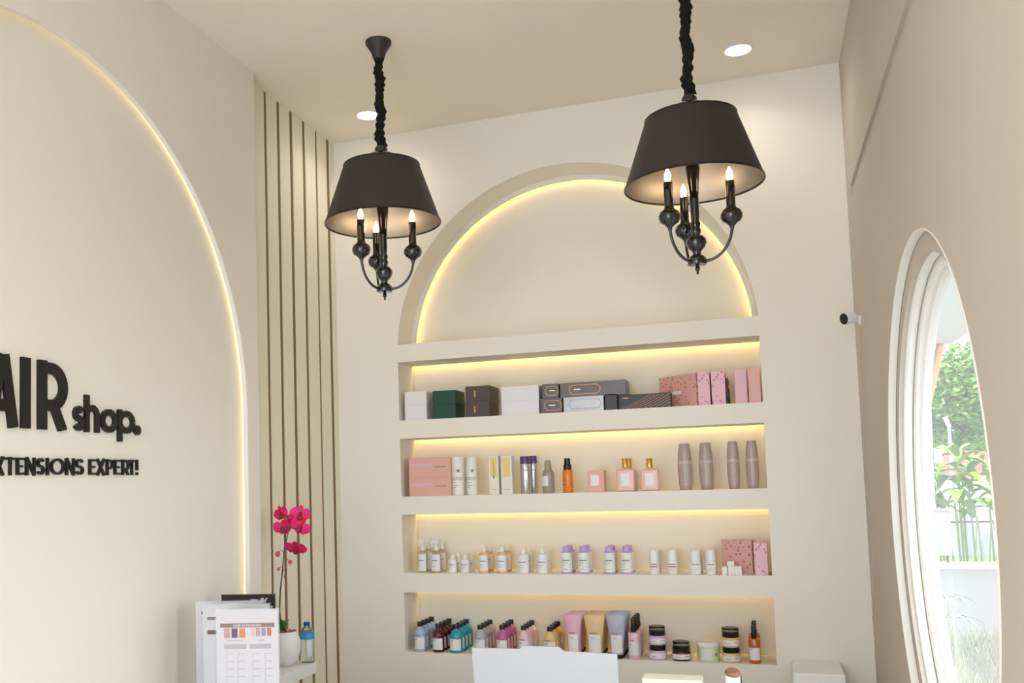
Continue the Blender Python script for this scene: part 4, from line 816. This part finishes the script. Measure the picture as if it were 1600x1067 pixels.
def tree(name, c, R3, n, base_z, label, ls=.22, cols='tree_leaf', seed=1):
    rd = random.Random(seed); t = empty(name, (c[0], c[1], base_z)); tag(t, label, 'tree', 'trees across the road')
    mb = MB(); H = c[2]-base_z
    mb.tube([(0, 0, 0), (.1, .05, H*.5), (.0, .0, H)], [.16, .10, .05], 8)
    for k in range(5): a = k*1.3; mb.tube([(.05, .02, H*.55), (math.cos(a)*R3[0]*.5, math.sin(a)*R3[1]*.5, H+R3[2]*.2*(k % 3-.5))], [.04, .02], 6)
    mb.build('trunk', 'stemd', t)
    vs = []; fs = []
    clumps = [(rd.uniform(-1, 1)*R3[0]*.75, rd.uniform(-1, 1)*R3[1]*.75, rd.uniform(-.9, .9)*R3[2]*.85, rd.uniform(.5, 1)) for _ in range(26)]
    for i in range(n):
        cx_, cy_, cz_, cr_ = clumps[rd.randrange(len(clumps))]
        d = Vector((rd.gauss(0, 1), rd.gauss(0, 1), rd.gauss(0, .6))).normalized()*R3[0]*.33*cr_*rd.uniform(.7, 1.05)
        p = Vector((cx_, cy_, cz_+H))+d; a = Vector((rd.gauss(0, 1), rd.gauss(0, 1), rd.gauss(0, .5))).normalized(); b = a.cross(Vector((rd.gauss(0, 1), rd.gauss(0, 1), rd.gauss(0, 1)))).normalized(); s = ls*rd.uniform(.6, 1.2)
        k = len(vs); vs += [p-a*s, p+b*s*.45, p+a*s, p-b*s*.45]; fs.append((k, k+1, k+2, k+3))
    f = MB().add(vs, fs).build('foliage', cols, t); tag(f, kind='stuff'); return t
def leafmat(name, a, b):
    m = mat(name, a, .5); nt = m.node_tree; bs = nt.nodes['Principled BSDF']; g_ = nt.nodes.new('ShaderNodeNewGeometry'); mx = nt.nodes.new('ShaderNodeMix'); mx.data_type = 'RGBA'
    mx.inputs[6].default_value = lin(a); mx.inputs[7].default_value = lin(b); nt.links.new(g_.outputs['Random Per Island'], mx.inputs[0]); nt.links.new(mx.outputs[2], bs.inputs['Base Color'])
leafmat('tree_leaf', '3f6a28', '7da046'); leafmat('dark_leaf', '33502f', '5c7a48')
tree('street_tree', (8.0, 27, 3.1), (3.4, 3, 1.6), 30000, -.1, 'broad green tree filling the upper view through the round window', ls=.10, cols='tree_leaf', seed=3)
tree('street_tree', (5.6, 34, 2.8), (3.0, 2.5, 1.9), 14000, -.1, 'darker tree standing behind the white poles', ls=.12, cols='dark_leaf', seed=5)
tree('street_tree', (12, 41, 2.6), (4.5, 2.5, 2.2), 14000, -.1, 'low dark tree right of the lamp post', ls=.13, cols='dark_leaf', seed=8)
tree('added_shade_tree', (6.9, 5.2, 5.0), (1.5, 1.0, .8), 4000, -.1, 'unseen tree added to shade the road', cols='tree_leaf', seed=9)  # out-of-view tree, added to cast the shadow patch on the road
# garden plants
leafmat('canna_leaf', '4f7a20', '93b042')
rd = random.Random(4)
for i, (x, y) in enumerate([(4.35, 14.2), (4.62, 14.6), (4.85, 14.1), (5.1, 14.5), (5.35, 14.1), (5.6, 14.6)]):
    t = empty('garden_plant', (x, y, -.08), rd.random()*6); tag(t, 'broad leaved garden plant behind the road, %s from the left' % ['first', 'second', 'third', 'fourth', 'fifth', 'sixth'][i], 'plant', 'broad leaved plants beyond the road')
    for k in range(3): MB().tube([(.05*k-.05, 0, 0), (.07*k-.08, .03, 1.1+.15*k)], [.018, .010], 6).build('stem', 'stemg', t)
    for k in range(13):
        a = k*2.4+rd.random(); z = .75+.09*k; ln = rd.uniform(.35, .6)
        leaf([(0, 0, z), (math.cos(a)*ln*.5, math.sin(a)*ln*.5, z+.30), (math.cos(a)*ln, math.sin(a)*ln, z+rd.uniform(-.08, .22))], .105, 'canna_leaf', t, fold=.35)
fe = empty('cane_fence', (4.9, 13.75, -.08)); tag(fe, 'fence of slim leaning canes in front of the white garden wall', 'fence')
for k in range(20):
    x = -1.0+k*.105; MB().tube([(x, 0, 0), (x+rd.uniform(-.14, .14), .02, .78+rd.uniform(-.05, .1))], .013, 6).build('cane', 'stemg', fe)
MB().tube([(-1.05, .03, .72), (1.15, .03, .72)], .016, 6).build('rail', 'stemd', fe)
gw = MB().box(3.6, 8, 15.6, 15.75, -.08, .78).build('garden_wall', 'polewhite'); tag(gw, 'low white garden wall behind the cane fence', 'wall')
ub = empty('utility_box', (4.36, 13.2, -.1)); tag(ub, 'pale green cabinet box standing on kerb at left of the fence', 'cabinet')
mat('palebox', '8d937f', .6); MB().box(-.175, .175, 0, .25, .22, .95).build('box_body', 'palebox', ub, bevel=.01); MB().box(-.19, .19, -.01, .26, .95, .98).build('box_top', 'palebox', ub)
for s in (-.12, .12): MB().tube([(s, .12, 0), (s, .12, .23)], .02, 6).build('leg', 'stemd', ub)
mat('polewhite', 'a9adb0', .5)
po = empty('utility_pole', (4.40, 13.9, -.1)); tag(po, 'leaning white utility pole with a white meter box', 'pole')
MB().tube([(-.02, 0, 0), (.055, 0, 3.3)], .035, 8).build('pole_shaft', 'polewhite', po, smooth=True)
MB().box(.055, .165, -.16, -.06, 1.74, 1.98).build('meter_box', 'polewhite', po, bevel=.008)
MB().tube([(.13, -.05, 2.05), (.08, -.03, 3.25)], .008, 6).build('wire', 'stemd', po)
lp = empty('lamp_post', (4.95, 15.2, -.1)); tag(lp, 'slim grey lamp post with angled white head behind the plants', 'lamp post')
MB().tube([(0, 0, 0), (-.01, 0, 2.45)], .028, 8).build('post', 'polewhite', lp, smooth=True); MB().tube([(-.01, 0, 2.42), (-.07, -.05, 2.58)], [.035, .04], 10).build('lamp_head', 'white', lp, smooth=True)
mat('redroof', 'a84a3c', .7)
rf = empty('distant_house', (6.1, 20, -.1)); tag(rf, 'low house with red roof half hidden by the plants', 'house')
MB().box(-.55, .9, 0, 1.5, 0, 1.45).build('house_wall', 'white', rf); MB().add([(-.7, -.2, 1.45), (1.05, -.2, 1.45), (1.05, 1.7, 1.45), (-.7, 1.7, 1.45), (-.3, .7, 2.05), (.7, .7, 2.05)], [(0, 1, 5, 4), (1, 2, 5), (2, 3, 4, 5), (3, 0, 4), (3, 2, 1, 0)]).build('roof', 'redroof', rf)
# verge grass with thin umbrella stalks
leafmat('drygrass', '767d5c', 'a8a48a')
vs = []; fs = []
for i in range(2500):
    x, y = rd.uniform(2.3, 3.8), rd.uniform(2.6, 6.1); a = rd.random()*6.3; h = rd.uniform(.05, .22); k = len(vs)
    vs += [(x, y, -.06), (x+.008*math.cos(a), y+.008*math.sin(a), -.06), (x+rd.uniform(-.08, .08), y+rd.uniform(-.08, .08), h-.06)]; fs.append((k, k+1, k+2))
gr = MB().add(vs, fs).build('verge_grass', 'drygrass'); tag(gr, 'thin dry grass on the verge right outside the round window', 'grass', kind='stuff')
for i, (x, y, h) in enumerate([(2.95, 4.6, .55), (3.05, 4.2, .42), (3.12, 4.9, .5)]):
    t = empty('umbrella_grass', (x, y, -.06)); tag(t, 'tall pale stalk with spreading thin leaves on the verge, %s' % ['rearmost left', 'nearest', 'rearmost right'][i], 'plant', 'umbrella grass stalks')
    MB().tube([(0, 0, 0), (.01, 0, h)], .006, 6).build('stem', 'drygrass', t)
    for k in range(7): a = k*.9; leaf([(.01, 0, h), (.01+.12*math.cos(a), .12*math.sin(a), h+.05), (.01+.22*math.cos(a), .22*math.sin(a), h-.06)], .009, 'drygrass', t)
